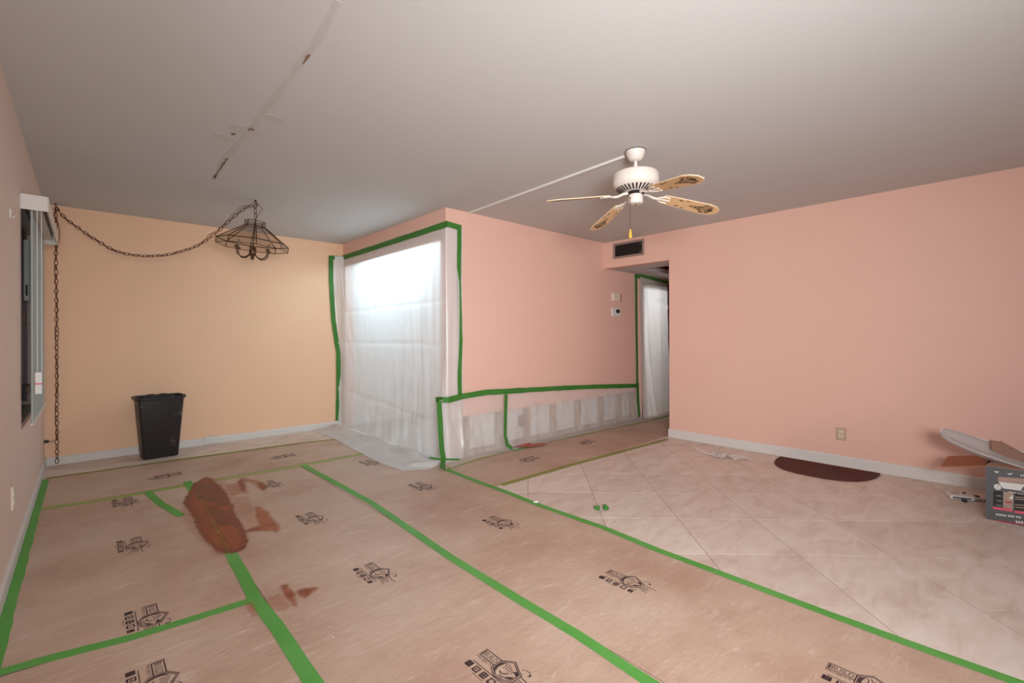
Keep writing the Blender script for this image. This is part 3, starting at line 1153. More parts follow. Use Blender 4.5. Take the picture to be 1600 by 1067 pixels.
def hall_sheet(u, v):
    x = 5.94 + (0.80 + 0.02 * nz3(v * 5, 2, 7)) * u
    TV = 0.9
    h = min(1.0, v / TV)
    z = 2.06 - 0.05 * u - (2.05 - 0.05 * u) * h + 0.008
    r = 0.035 * nz3(u * 5, h * 1.2, 21) + 0.018 * nz3(u * 14, h * 2, 4) + 0.03 * math.exp(-((u - 0.16 - 0.25 * h * h) / 0.06) ** 2)
    r += 0.02 * math.exp(-((h - 0.16 - 0.25 * (u - .7) ** 2) / 0.03) ** 2) * smooth(0.35, 0.6, u)
    y = YP - 0.018 - max(0, r) * smooth(0.02, 0.2, h) - 0.05 * h * h
    if v > TV:
        k = (v - TV) / (1 - TV)
        y -= 0.10 * k
        z = 0.008 + 0.014 * max(0, nz3(u * 9, k * 2, 5)) * (1 - k)
    return Vector((x, y, z))


o = MB().grid(hall_sheet, 60, 110).build('plastic_curtain', M['polyhall'], smooth='all', fix=False)
tag(o, 'narrow grey plastic sheet hanging over the hallway doorway', 'plastic sheet')

# tapes on the walls
WG = 'green tape holding plastic on the walls'
NX, NY = (-1, 0, 0), (0, -1, 0)
E1 = 0.010


def wt(px, ax, val):
    return [at(a, b_, ax, val) for a, b_ in px]


tape(wt([(514, 402), (536, 403.5)], 1, YB - E1), NY, 'short level tape at the top left corner of the big plastic curtain', 'tapeshaded', 0.05, WG)
tape(wt([(533, 403.5), (620, 375.5), (699, 349.5)], 0, XP - E1), NX, 'long slanting tape along the top edge of the big plastic curtain', 'tapeshaded', 0.062, WG, 0.002)
tape(wt([(696, 349), (721, 356)], 1, YP - E1), NY, 'short tape turning the pink corner at the top right of the big plastic curtain', 'tapeshaded', 0.055, WG)
tape(wt([(718, 353), (717, 440), (719.5, 530), (718, 580), (718.5, 622)], 1, YP - E1 - 0.0015), NY, 'upright tape along the right edge of the big plastic curtain on the pink wall', 'tapeshaded', 0.05, WG, 0.002)
tape(wt([(517, 401), (517.5, 440), (521, 500), (528.5, 550), (529, 600), (528, 657)], 1, YB - E1 - 0.0015), NY, 'upright tape down the left edge of the big plastic curtain on the peach wall', 'tapeshaded', 0.06, WG, 0.002)
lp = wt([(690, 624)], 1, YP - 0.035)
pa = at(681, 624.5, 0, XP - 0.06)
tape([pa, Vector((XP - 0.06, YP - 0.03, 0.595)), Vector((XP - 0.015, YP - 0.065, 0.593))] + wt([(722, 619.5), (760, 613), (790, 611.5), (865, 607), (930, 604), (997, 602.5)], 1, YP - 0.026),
     [NX, (-.8, -.6, 0), (-.3, -.95, 0), NY, NY, NY, NY, NY, NY], 'long level tape along the top of the low plastic strips on the pink wall', 'tapeshaded', 0.055, WG, 0.002)
tape(wt([(686, 627), (688, 660), (690, 700), (693, 718)], 1, YP - 0.14) + [fl(692, 733, 0.02)], [NY] * 4 + [(0, -.7, .7)], 'upright tape at the free left end of the low plastic, near the curtain foot', 'tapeshaded', 0.055, WG, 0.002)
tape([at(671, 715, 1, YP - 0.16), at(690, 718, 1, YP - 0.165), at(718, 717.5, 1, YP - 0.165)], NY, 'small crosswise tape near the floor at the curtain corner', 'tapeshaded', 0.016, WG)
tape(wt([(791, 616), (790, 650), (789.5, 680), (793, 695)], 1, YP - 0.105) + [fl(801, 701, 0.012)], [NY] * 4 + [(0, -.7, .7)], 'second upright tape dividing the two low plastic strips, above the orange splash', 'tapeshaded', 0.042, WG, 0.0015)
tape(wt([(994, 430), (994.5, 500), (995.5, 560), (996, 603)], 1, YP - E1), NY, 'upright tape on the left of the hallway plastic, beside the thermostat wall', 'tapeshaded', 0.055, WG)
tape(wt([(996.5, 598), (997, 625), (999, 652)], 1, YP - 0.06), NY, 'short upright tape joining the low plastic to the hallway plastic', 'tapeshaded', 0.06, WG)
tape(wt([(992, 431), (1020, 436), (1047, 442.5)], 1, YP - E1 - 0.0015), NY, 'level tape along the top of the hallway plastic', 'tapeshaded', 0.06, WG)

# ------------------------------------------------------------------ window and blind
wf = MB()
gx0, gx1 = XL - 0.135, XL - 0.055
wf.box(gx0, gx1, WY0, WY0 + 0.05, WZ0 + 0.12, WZ1).box(gx0, gx1, WY1 - 0.05, WY1, WZ0 + 0.12, WZ1)
wf.box(gx0, gx1, WY0 + .05, WY1 - .05, WZ1 - 0.05, WZ1).box(gx0, gx1 + 0.02, WY0 + .05, WY1 - .05, WZ0 + 0.12, WZ0 + 0.18)
wf.box(gx0, gx1, WY0 + .05, WY1 - .05, 1.30, 1.36)
for y in (4.35, 4.64, 4.94):
    wf.box(gx0 + 0.01, gx1 - 0.005, y, y + 0.05, WZ0 + 0.18, WZ1 - 0.05)
win = struct(wf, 'window_1', M['bronze'])
MB().box(gx0 + 0.03, gx0 + 0.036, WY0 + .05, WY1 - .05, WZ0 + 0.18, WZ1 - .05).build('window_pane', M['winglass'], win)
MB().box(-0.455, XL - 0.002, WY0, WY1, WZ0, WZ0 + 0.02).build('window_sill', M['leftpaint'], win)
MB().box(-0.455, XL - 0.06, WY0, WY1, WZ0 + 0.02, WZ0 + 0.12).build('lower_rail', M['bronze'], win)
MB().cbox(gx1 - 0.002, gx1 + 0.030, 5.0, 5.03, 1.47, 1.93, 0.005).build('sash_lever', M['plasticw'], win)
MB().box(gx1 + 0.008, gx1 + 0.020, 4.9985, 5.0005, 1.51, 1.59).build('lever_slot', M['black'], win)
MB().tube([(XL - 0.014, 4.38, 0.768), (XL - 0.05, 4.80, 0.845)], 0.015, 10).build('crank_handle', M['greyprint'], win)

VY0, VY1 = 3.97, 5.34
bl = thing('window_blind', (XL, 4.65, 0.66), 'white window blind with boxed valance and pull cord on the left wall', 'blind')
v_ = MB()
v_.cbox(XL + 0.110, XL + 0.118, VY0, VY1, 1.958, 2.048, 0.002).box(XL, XL + 0.110, VY0, VY0 + 0.006, 1.958, 2.048).box(XL, XL + 0.110, VY1 - 0.006, VY1, 1.958, 2.048).box(XL, XL + 0.110, VY0 + .006, VY1 - .006, 2.040, 2.048)
v_.build('valance', M['valance'], bl)
v_ = MB().box(XL + 0.02, XL + 0.085, VY0 + 0.02, VY1 - 0.02, 1.99, 2.036)
v_.build('headrail', M['valance'], bl)
MB().box(XL + 0.036, XL + 0.040, 4.06, 5.24, 0.68, 1.99).build('shade_panel', M['shade'], bl)
MB().box(XL + 0.044, XL + 0.048, 4.00, 4.12, 0.665, 1.99).build('shade_panel', M['shade'], bl)
MB().cbox(XL + 0.034, XL + 0.050, 4.02, 5.24, 0.660, 0.680, 0.003).build('bottom_rail', M['plasticw'], bl)
MB().tube([(XL + 0.068, 3.99, 1.99), (XL + 0.068, 3.99, 1.2), (XL + 0.068, 3.99, 0.98)], 0.0022, 6).tube([(XL + 0.085, 4.02, 1.99), (XL + 0.085, 4.02, 0.98)], 0.0022, 6).build('pull_cord', M['plasticw'], bl)
tg = MB().cbox(XL + 0.058, XL + 0.088, 3.972, 4.0, 0.855, 0.985, 0.002).build('cord_weight', M['plasticw'], bl)
MB().box(XL + 0.0575, XL + 0.0885, 3.9715, 4.0005, 0.912, 0.920).build('pink_band', M['pinkprint'], tg)

# ------------------------------------------------------------------ swag chain
def link_mesh():
    b_ = MB()
    L, Wd, r = 0.0255, 0.0125, 0.0031
    pts = []
    for k in range(14):
        a = 2 * pi * k / 14
        pts.append((Wd * cos(a), 0, L * sin(a) * (1.0)))
    b_.tube(pts, r, 5, closed=True)
    me = bpy.data.meshes.new('link')
    me.from_pydata(b_.v, [], b_.f)
    me.polygons.foreach_set('use_smooth', [True] * len(me.polygons))
    me.materials.append(M['iron'])
    return me


LINK = link_mesh()


def add_links(root, pts, pitch):
    q = resample(pts, 0.004)
    acc, last, k = 0.0, None, 0
    for a, b_ in zip(q, q[1:]):
        acc += (b_ - a).length
        if acc >= pitch:
            acc = 0.0
            if last is None:
                last = q[0]
            mid, t_ = (last + b_) / 2, (b_ - last).normalized()
            o = bpy.data.objects.new('link', LINK)
            C.objects.link(o)
            o.parent = root
            o.location = mid - ORIG[root.name]
            o.rotation_euler = (t_.to_track_quat('Z', 'Y').to_matrix() @ Matrix.Rotation(radians(60 + 90 * (k % 2)), 3, 'Z')).to_euler()
            last = b_
            k += 1
    return k


HOOK = fl(399, 313, H)
WH = Vector((-0.20, 6.03, H))
ch = thing('swag_chain', HOOK, 'long dark brass swag chain looped across the peach wall, hanging down the corner', 'chain')


def on_span(px, py):
    """Point of the vertical plane through both hooks on the sight line."""
    r = ray(px, py)
    d_ = HOOK - WH
    n = Vector((d_.y, -d_.x, 0))
    o = Vector((0, 0, HC))
    return o + r * (n.dot(WH - o) / n.dot(r))


span = [WH + Vector((0, 0, -0.03))] + [on_span(*p) for p in ((100, 340), (130, 362), (175, 391), (205, 399), (250, 401), (300, 389), (330, 371), (358, 345), (385, 322))] + [HOOK + Vector((-0.005, 0.005, -0.05))]
# smooth the hanging curve
for _ in range(2):
    new = [span[0]]
    for a, b_ in zip(span, span[1:]):
        new += [a.lerp(b_, 0.25), a.lerp(b_, 0.75)]
    span = new + [span[-1]]
add_links(ch, span, 0.043)
vert = [WH + Vector((0.0, 0.005, -0.04)), WH + Vector((0.005, 0.01, -1.2)), Vector((-0.195, 6.035, 0.02))]
add_links(ch, vert, 0.043)
for hk in (HOOK, WH):
    pts = [hk + Vector((0, 0, 0)), hk + Vector((0, 0, -0.02))] + [hk + Vector((0.018 * sin(a), -0.006 * sin(a), -0.035 - 0.018 * (1 - cos(a)) + .01)) for a in (0.5, 1.2, 2.0, 2.8, 3.6, 4.4)]
    MB().tube(pts, 0.003, 6).build('ceiling_hook', M['iron'], ch)
    MB().lathe([(0.014, 0), (0.014, -0.003), (0.006, -0.008)], hk, 12).build('hook_plate', M['iron'], ch)
cq = resample(span, 0.03)
cp = [p + Vector((0, 0, 0.010 * sin(i * 0.9) + (0.038 * abs(sin(i * 0.42)) if i > len(cq) - 16 else 0))) for i, p in enumerate(cq)]
cp += [HOOK + Vector((0.03, -0.03, -0.05)), HOOK + Vector((0.045, -0.045, -0.085)), HOOK + Vector((0.02, -0.02, -0.13)), HOOK + Vector((0, 0, -0.18))]
MB().tube(cp, 0.0025, 5).build('lamp_cord', M['cord'], ch)
vq = [Vector((-0.197 + 0.035 * sin(z * 9.5) * (1 if z > 1.3 else 0.25) * (0.6 + .4 * sin(z * 3)), 6.02, z)) for z in [2.36 - 0.05 * k for k in range(43)]]
vq += [Vector((-0.225, 6.0, 0.235)), Vector((-0.25, 5.97, 0.25))]
MB().tube(vq, 0.003, 5).build('lamp_cord', M['cord'], ch)
MB().cbox(-0.277, -0.246, 5.945, 5.98, 0.238, 0.262, 0.004).build('plug', M['black'], ch)

# ------------------------------------------------------------------ chandelier
chd = thing('chandelier', HOOK + Vector((0, 0, -0.55)), 'octagonal glass-paned brass chandelier hanging from the swag chain near the peach wall', 'chandelier')
add_links(chd, [HOOK + Vector((0, 0, -0.03)), HOOK + Vector((0, 0, -0.185))], 0.043)
TILT = Matrix.Rotation(radians(5), 3, Vector((cos(YAW), sin(YAW), 0)))
TOP = HOOK + Vector((0, 0, -0.185))


def cd(r, a, z):
    p = Vector((r * cos(a), r * sin(a), z - TOP.z))
    return TOP + TILT @ p


A0 = YAW + pi + radians(34)
angs = [A0 + k * pi / 4 for k in range(8)]
ZC1, ZC0, ZR, ZS = TOP.z - 0.008, TOP.z - 0.050, TOP.z - 0.198, TOP.z - 0.248
RC, RR = 0.082, 0.288
fr = MB()


def bar(p, q, r=0.0036):
    fr.tube([p, q], r, 5)


for k in range(8):
    a, n = angs[k], angs[(k + 1) % 8]
    bar(cd(RC, a, ZC1), cd(RC, n, ZC1), 0.003)
    bar(cd(RC, a, ZC0), cd(RC, n, ZC0))
    bar(cd(RC, a, ZC0), cd(RC, a, ZC1), 0.003)
    bar(cd(RC, a, ZC0), cd(RR, a, ZR), 0.0044)
    bar(cd(RR, a, ZR), cd(RR, n, ZR), 0.0046)
    bar(cd(RR, a, ZR), cd(RR, a, ZS), 0.0042)
    bar(cd(RR, a, ZS), cd(RR, n, ZS), 0.0032)
fr.build('shade_frame', M['brass'], chd, smooth=True)
for k in range(8):
    a, n = angs[k], angs[(k + 1) % 8]
    for q in ([cd(RC, a, ZC0), cd(RC, n, ZC0), cd(RR, n, ZR), cd(RR, a, ZR)], [cd(RR, a, ZR), cd(RR, n, ZR), cd(RR, n, ZS), cd(RR, a, ZS)],
              [cd(RC, a, ZC1), cd(RC, n, ZC1), cd(RC, n, ZC0), cd(RC, a, ZC0)]):
        nn = (q[1] - q[0]).cross(q[2] - q[0]).normalized() * 0.002
        MB().extrude(q, nn).build('glass_pane', M['lampglass'], chd)
fr = MB()
fr.tube([cd(0, 0, TOP.z + 0.01), cd(0, 0, TOP.z - 0.30)], 0.005, 8)
for k in range(4):
    a = A0 + k * pi / 2
    fr.tube([cd(0.0, a, ZC0), cd(RC, a, ZC0)], 0.0028, 5)
fr.build('stem', M['brass'], chd)
MB().tube([cd(0, 0, z) for z in (TOP.z - 0.235, TOP.z - 0.245, TOP.z - 0.27, TOP.z - 0.305, TOP.z - 0.325, TOP.z - 0.345, TOP.z - 0.36)],
          [0.010, 0.022, 0.030, 0.028, 0.018, 0.012, 0.004], 14).build('hub', M['brass'], chd, smooth=True)
for k in range(6):
    a = radians(12) + k * pi / 3
    zb = TOP.z - 0.300
    pts = [cd(r, a, zb + z) for r, z in ((0.02, 0.0), (0.045, -0.03), (0.075, -0.045), (0.105, -0.040), (0.132, -0.018), (0.141, 0.015), (0.142, 0.035))]
    arm = MB().tube(pts, 0.0048, 7).build('arm', M['brass'], chd, smooth=True)
    MB().tube([cd(0.142, a, zb + z) for z in (0.030, 0.034, 0.042, 0.046)], [0.008, 0.017, 0.020, 0.012], 12).build('candle_cup', M['brass'], arm, smooth=True)
    MB().tube([cd(0.142, a, zb + z) for z in (0.044, 0.075)], 0.007, 10).build('candle_sleeve', M['candle'], arm, smooth=True)
    if k % 2 == 0:
        MB().tube([cd(0.142, a, zb + z) for z in (0.075, 0.083, 0.097, 0.112, 0.129)], [0.006, 0.010, 0.0115, 0.008, 0.001], 10).build('bulb', M['bulbglass'], arm, smooth=True)

# ------------------------------------------------------------------ ceiling fan
FX, FY = 2.72, 1.71
fan = thing('ceiling_fan', (FX, FY, 2.0), 'white four-bladed ceiling fan with stencilled cane blades', 'fan')


def fz(z):
    return (FX, FY, z)


MB().lathe([(0.066, 0), (0.064, -0.014), (0.048, -0.050), (0.034, -0.064), (0.015, -0.067)], fz(H - 0.004), 32).build('canopy', M['white'], fan, smooth=True)
MB().lathe([(0.069, 0), (0.069, -0.004)], fz(H), 32).build('canopy_ring', M['black'], fan)
MB().lathe([(0.011, 0), (0.011, -0.03), (0.0135, -0.031), (0.0135, -0.08)], fz(H - 0.066), 14).build('downrod', M['white'], fan, smooth=True)
MB().lathe([(0.02, 0), (0.045, -0.004), (0.10, -0.010), (0.142, -0.020), (0.152, -0.034), (0.152, -0.082), (0.146, -0.098), (0.128, -0.116), (0.075, -0.140), (0.05, -0.142)],
           fz(2.305), 48).build('motor_housing', M['white'], fan, smooth=True)
b = MB()
for k in range(30):
    a = 2 * pi * k / 30
    d_, s_ = Vector((cos(a), sin(a), 0)), Vector((-sin(a), cos(a), 0)) * 0.0052
    p, q = Vector(fz(2.1845)) + d_ * 0.131 + Vector((0, 0, 0.0015)), Vector(fz(2.163)) + d_ * 0.082
    b.extrude([p + s_, p - s_, q - s_ * .7, q + s_ * .7], (0, 0, -0.0012))
b.build('motor_vents', M['dark'], fan)
MB().lathe([(0.052, 0), (0.052, -0.02)], fz(2.164), 24).build('flywheel', M['dark'], fan)
MB().lathe([(0.046, 0), (0.048, -0.004), (0.048, -0.050), (0.044, -0.060), (0.02, -0.064)], fz(2.144), 32).build('switch_housing', M['white'], fan, smooth=True)
MB().lathe([(0.006, 0), (0.006, -0.004)], fz(2.081), 10).build('screw', M['black'], fan)
pc = Vector((FX - 0.042 * cos(radians(20)), FY + 0.042 * sin(radians(75)), 2.118))
pc = Vector((FX, FY, 2.118)) + Vector((-sin(YAW), cos(YAW), 0)) * 0.042 + Vector((-cos(YAW), -sin(YAW), 0)) * 0.022
MB().tube([pc, pc + Vector((0, 0, -0.21))], 0.0018, 5).build('pull_chain', M['iron'], fan)
MB().lathe([(0.003, 0), (0.0075, -0.006), (0.005, -0.014), (0.0085, -0.02), (0.011, -0.05), (0.011, -0.062)], pc + Vector((0, 0, -0.208)), 12).build('tassel', M['tassel'], fan, smooth=True)
MB().lathe([(0.0055, 0), (0.0055, 0.004)], pc + Vector((-.002, 0, -0.002)), 8).build('chain_socket', M['black'], fan)


def stencil(bfn):
    b_ = MB()

    def rib(pts, w):
        vs = []
        for i, p in enumerate(pts):
            a, c_ = pts[max(i - 1, 0)], pts[min(i + 1, len(pts) - 1)]
            t_ = Vector((c_[0] - a[0], c_[1] - a[1], 0)).normalized()
            s_ = Vector((-t_.y, t_.x)) * w * 0.75
            vs += [bfn(p[0] + s_.x, p[1] + s_.y), bfn(p[0] - s_.x, p[1] - s_.y)]
        b_.add(vs, [(2 * i, 2 * i + 1, 2 * i + 3, 2 * i + 2) for i in range(len(pts) - 1)])

    for sgn in (-1, 1):
        for L_, off in ((0.17, 0.012), (0.13, 0.026), (0.095, 0.038)):
            rib([(0.565 - L_ * t_, sgn * (off * sin(pi * t_) + 0.10 * off)) for t_ in [k / 8 for k in range(9)]], 0.004)
        rib([(0.545 + 0.012 * cos(t_), sgn * (0.026 + 0.012 * sin(t_))) for t_ in [k * pi / 6 for k in range(10)]], 0.004)
        rib([(0.505 + 0.014 * cos(t_), sgn * (0.040 + 0.008 * sin(t_))) for t_ in [k * pi / 6 for k in range(9)]], 0.004)
        rib([(0.30 + 0.006 * k, sgn * (0.034 + 0.004 * sin(k * 1.7))) for k in range(6)], 0.006)
        rib([(0.35, sgn * 0.042), (0.365, sgn * 0.045), (0.375, sgn * 0.044)], 0.005)
    rib([(0.575, 0), (0.44, 0)], 0.004)
    rib([(0.54, -0.012), (0.555, 0.0), (0.54, 0.012)], 0.007)
    return b_


for ang, ztip, pitch in ((143, 2.080, -12), (64, 2.035, -12), (-33, 2.050, -12), (-113, 2.062, -12)):
    a = radians(ang)
    d_ = Vector((cos(a), sin(a), 0))
    r0, z0 = 0.16, 2.128
    slope = (ztip - z0) / (0.61 - r0)
    ax = Vector((d_.x, d_.y, slope)).normalized()
    sd = Vector((-d_.y, d_.x, 0))
    up = ax.cross(sd).normalized()
    sd2 = (Matrix.Rotation(radians(pitch), 3, ax) @ sd)
    up2 = (Matrix.Rotation(radians(pitch), 3, ax) @ up)
    org = Vector((FX, FY, z0)) + d_ * r0 - ax * r0

    def bf(x, y, h=0.0, org=org, ax=ax, sd2=sd2, up2=up2):
        return org + ax * x + sd2 * y + up2 * h

    half = [(0.185, 0.030), (0.195, 0.045), (0.225, 0.052), (0.30, 0.056), (0.525, 0.067), (0.577, 0.054), (0.612, 0.022)]
    out = [(x, y) for x, y in half] + [(x, -y) for x, y in half[::-1]]
    blade = MB().extrude([bf(x, y, 0.003) for x, y in out], up2 * 0.004).build('blade', M['bladeedge'], fan)
    ins = [(0.19 + (x - 0.19) * 0.985 + 0.002, y * 0.93) for x, y in out]
    MB().extrude([bf(x, y, 0.0022) for x, y in ins], up2 * 0.0012).build('cane_panel', M['blade'], blade)
    st = stencil(lambda x, y: bf(x, y, 0.0016))
    st.build('stencil_pattern', M['stencil'], blade, fix=False)
    ib = MB()
    hubp = Vector((FX, FY, 2.152))
    ib.tube([hubp + d_ * 0.055, hubp + d_ * 0.085 + Vector((0, 0, -0.004)), bf(0.125, 0, -0.004), bf(0.165, 0.0, -0.004)], [0.010, 0.009, 0.008, 0.008], 8)
    for s_ in (-1, 1):
        ib.tube([bf(0.150, 0, -0.003), bf(0.170, s_ * 0.020, -0.002), bf(0.200, s_ * 0.034, -0.001), bf(0.235, s_ * 0.030, -0.001)], 0.0055, 7)
    ib.tube([bf(0.16, 0, -0.003), bf(0.245, 0, -0.001)], 0.0055, 7)
    ib.build('blade_iron', M['white'], fan, smooth=True)

c0, c1 = Vector((2.735, 1.80, H)), Vector((2.825, YP - 0.001, H))
b = MB()
t_ = (c1 - c0).normalized()
s_ = Vector((t_.y, -t_.x, 0)) * 0.011
b.extrude([c0 + s_, c0 - s_, c0 - s_ * .8 + Vector((0, 0, -0.014)), c0 + s_ * .8 + Vector((0, 0, -0.014))], c1 - c0)
tag(b.build('cable_raceway', M['plasticw']), 'white cable raceway on the ceiling from the fan to the pink wall', 'raceway')

# ------------------------------------------------------------------ vent grille, controls, outlets
gy0, gy1, gz0, gz1 = 3.08, 3.535, 2.205, 2.405
vg = thing('vent_grille', (XR, (gy0 + gy1) / 2, gz0), 'grey metal air vent grille on the pink header above the hallway', 'vent')
e = 0.028
b = MB()
b.cbox(XR - 0.012, XR, gy0, gy0 + e, gz0, gz1, 0.003).cbox(XR - 0.012, XR, gy1 - e, gy1, gz0, gz1, 0.003)
b.cbox(XR - 0.012, XR, gy0 + e - .003, gy1 - e + .003, gz0, gz0 + e, 0.003).cbox(XR - 0.012, XR, gy0 + e - .003, gy1 - e + .003, gz1 - e, gz1, 0.003)
b.build('frame', M['grillemetal'], vg)
MB().box(XR - 0.0022, XR - 0.0005, gy0 + e - .002, gy1 - e + .002, gz0 + e - .002, gz1 - e + .002).build('backing', M['dark'], vg)
n = 20
for k in range(n):
    y = gy0 + e + (k + 0.5) * (gy1 - gy0 - 2 * e) / n
    MB().extrude([(XR - 0.011, y - 0.003, gz0 + e), (XR - 0.010, y - 0.0015, gz0 + e), (XR - 0.0025, y + 0.004, gz0 + e), (XR - 0.0025, y + 0.0025, gz0 + e)],
                 (0, 0, gz1 - gz0 - 2 * e)).build('slat', M['slat'], vg)
for zc in (2.255, 2.355):
    MB().tube([(XR - 0.0135, gy0 + 0.05, zc), (XR - 0.011, gy0 + 0.05, zc)], 0.004, 8).build('screw', M['whiteprint'], vg)

p0, p1 = at(955, 458, 1, YP), at(967, 471, 1, YP)
sw = thing('wall_sensor', ((p0.x + p1.x) / 2, YP, p1.z), 'small beige thermostat box on the pink wall, upper of two', 'thermostat')
MB().cbox(p0.x + .01, p1.x - .005, YP - 0.030, YP, 1.68, 1.785, 0.004).build('cover', M['cream'], sw)
MB().cbox(p1.x - .005, p1.x + 0.03, YP - 0.026, YP, 1.682, 1.783, 0.004).build('side_cover', M['cardgrey'], sw)
th = thing('thermostat', ((p0.x + p1.x) / 2, YP, 1.47), 'small white thermostat with a dark display, lower of two on the pink wall', 'thermostat')
MB().cbox(p0.x, p1.x + .01, YP - 0.022, YP, 1.470, 1.585, 0.004).build('body', M['plasticw'], th)
MB().box(p0.x + 0.085, p1.x - 0.012, YP - 0.0235, YP - 0.0215, 1.515, 1.565).build('display', M['switchdark'], th)

# duplex outlet, right wall
oy = 1.055
ol = thing('outlet', (XR, oy, 0.235), 'beige duplex outlet on the right wall above the half-round doormat', 'outlet')
MB().cbox(XR - 0.007, XR, oy - 0.040, oy + 0.040, 0.235, 0.352, 0.003).build('cover_plate', M['beige'], ol)
for zc in (0.273, 0.314):
    r_ = MB().cbox(XR - 0.0095, XR - 0.0068, oy - 0.017, oy + 0.017, zc - 0.014, zc + 0.014, 0.001).build('receptacle', M['cream'], ol)
    b = MB()
    for s_ in (-1, 1):
        b.box(XR - 0.0099, XR - 0.0094, oy + s_ * 0.0065 - 0.001, oy + s_ * 0.0065 + 0.001, zc - 0.003, zc + 0.007)
    b.box(XR - 0.0099, XR - 0.0094, oy - 0.0025, oy + 0.0025, zc - 0.010, zc - 0.006)
    b.build('slots', M['dark'], r_)
# left wall outlet
ly = 3.49
ol = thing('outlet', (XL, ly, 0.31), 'pale outlet plate on the left wall, seen edge-on at the left margin', 'outlet')
MB().cbox(XL, XL + 0.009, ly - 0.037, ly + 0.037, 0.312, 0.432, 0.003).build('cover_plate', M['cream'], ol)
for zc in (0.350, 0.394):
    MB().cbox(XL + 0.0085, XL + 0.0115, ly - 0.017, ly + 0.017, zc - 0.014, zc + 0.014, 0.001).build('receptacle', M['plasticw'], ol)
# low outlet in the rear baseboard
ol = thing('outlet', (1.035, YB - 0.013, 0.005), 'low white outlet set into the rear baseboard, right of the black bin', 'outlet')
MB().cbox(0.965, 1.105, YB - 0.021, YB - 0.0128, 0.008, 0.086, 0.002).build('cover_plate', M['trim'], ol)
for xc in (1.012, 1.062):
    r_ = MB().cbox(xc - 0.016, xc + 0.016, YB - 0.0235, YB - 0.0205, 0.030, 0.064, 0.001).build('receptacle', M['drywall'], ol)
    b = MB()
    for s_ in (-1, 1):
        b.box(xc + s_ * 0.007 - 0.0016, xc + s_ * 0.007 + 0.0016, YB - 0.0242, YB - 0.0234, 0.042, 0.055)
    b.build('slots', M['dark'], r_)
# small hook left on the left wall
b = MB().cbox(XL, XL + 0.006, 3.43, 3.45, 1.80, 1.845, 0.002).tube([(XL + 0.004, 3.44, 1.805), (XL + 0.016, 3.44, 1.803), (XL + 0.018, 3.44, 1.815)], 0.003, 6)
tag(b.build('wall_hook', M['plasticw']), 'tiny white hook on the left wall near the window', 'hook')

# ------------------------------------------------------------------ waste bin
bx, by = 0.545, 5.815
bt = thing('waste_bin', (bx, by, 0), 'slim black plastic waste bin standing by the peach wall', 'bin')


def rrect(hx, hy, r, n=5, ang=0.0):
    out = []
    for sx, sy, a0 in ((1, 1, 0), (-1, 1, 90), (-1, -1, 180), (1, -1, 270)):
        for k in range(n + 1):
            a = radians(a0 + 90 * k / n)
            out.append((sx * (hx - r) + r * cos(a), sy * (hy - r) + r * sin(a)))
    return [Vector((x * cos(ang) - y * sin(ang), x * sin(ang) + y * cos(ang), 0)) for x, y in out]


BA = radians(5)


def loop_body(spec):
    b_ = MB()
    vs, n = [], None
    for hx, hy, r, z in spec:
        q = rrect(hx, hy, r, 5, BA)
        n = len(q)
        vs += [p + Vector((bx, by, z)) for p in q]
    fs = [(i * n + k, i * n + (k + 1) % n, (i + 1) * n + (k + 1) % n, (i + 1) * n + k) for i in range(len(spec) - 1) for k in range(n)]
    b_.add(vs, fs)
    return b_, n, len(spec)


def cap_it(b_, n, m, first=True, last=True):
    if first: b_.f.append(tuple(range(n - 1, -1, -1)))
    if last: b_.f.append(tuple((m - 1) * n + k for k in range(n)))
    return b_


b, n, m_ = loop_body([(0.135, 0.088, 0.015, 0.003), (0.142, 0.093, 0.020, 0.012), (0.185, 0.128, 0.026, 0.585), (0.181, 0.124, 0.025, 0.59), (0.140, 0.092, 0.018, 0.018), (0.10, 0.06, 0.03, 0.016)])
cap_it(b, n, m_).build('body', M['bin'], bt, smooth=True)
b, n, m_ = loop_body([(0.186, 0.129, 0.05, 0.580), (0.205, 0.147, 0.065, 0.586), (0.207, 0.149, 0.066, 0.606), (0.203, 0.145, 0.064, 0.612), (0.184, 0.127, 0.05, 0.610), (0.182, 0.125, 0.05, 0.588)])
b.f += [((m_ - 1) * n + k, (m_ - 1) * n + (k + 1) % n, (k + 1) % n, k) for k in range(n)]
b.build('rim', M['bin'], bt, smooth=True)
for xo in (-0.055, 0.045):
    q = Vector((bx + xo, by + 0.135, 0.609))
    MB().cbox(q.x - 0.03, q.x + 0.03, q.y - 0.012, q.y + 0.012, q.z, q.z + 0.009, 0.003).build('rim_tab', M['bin'], bt)

# ------------------------------------------------------------------ doormat
mx, my = 5.005, 1.145
b = MB()
RA, RB = 0.385, 0.485


def mat_pt(t_, s_):
    # t_ from -1..1 along the curved edge, s_ = 0 centre .. 1 edge
    a = pi * (t_ + 1) / 2
    ex = abs(sin(a)) ** 0.8 * RB
    ey = (1 if cos(a) >= 0 else -1) * abs(cos(a)) ** 0.75 * RA
    return Vector((mx - ex * s_, my + ey * s_, 0))


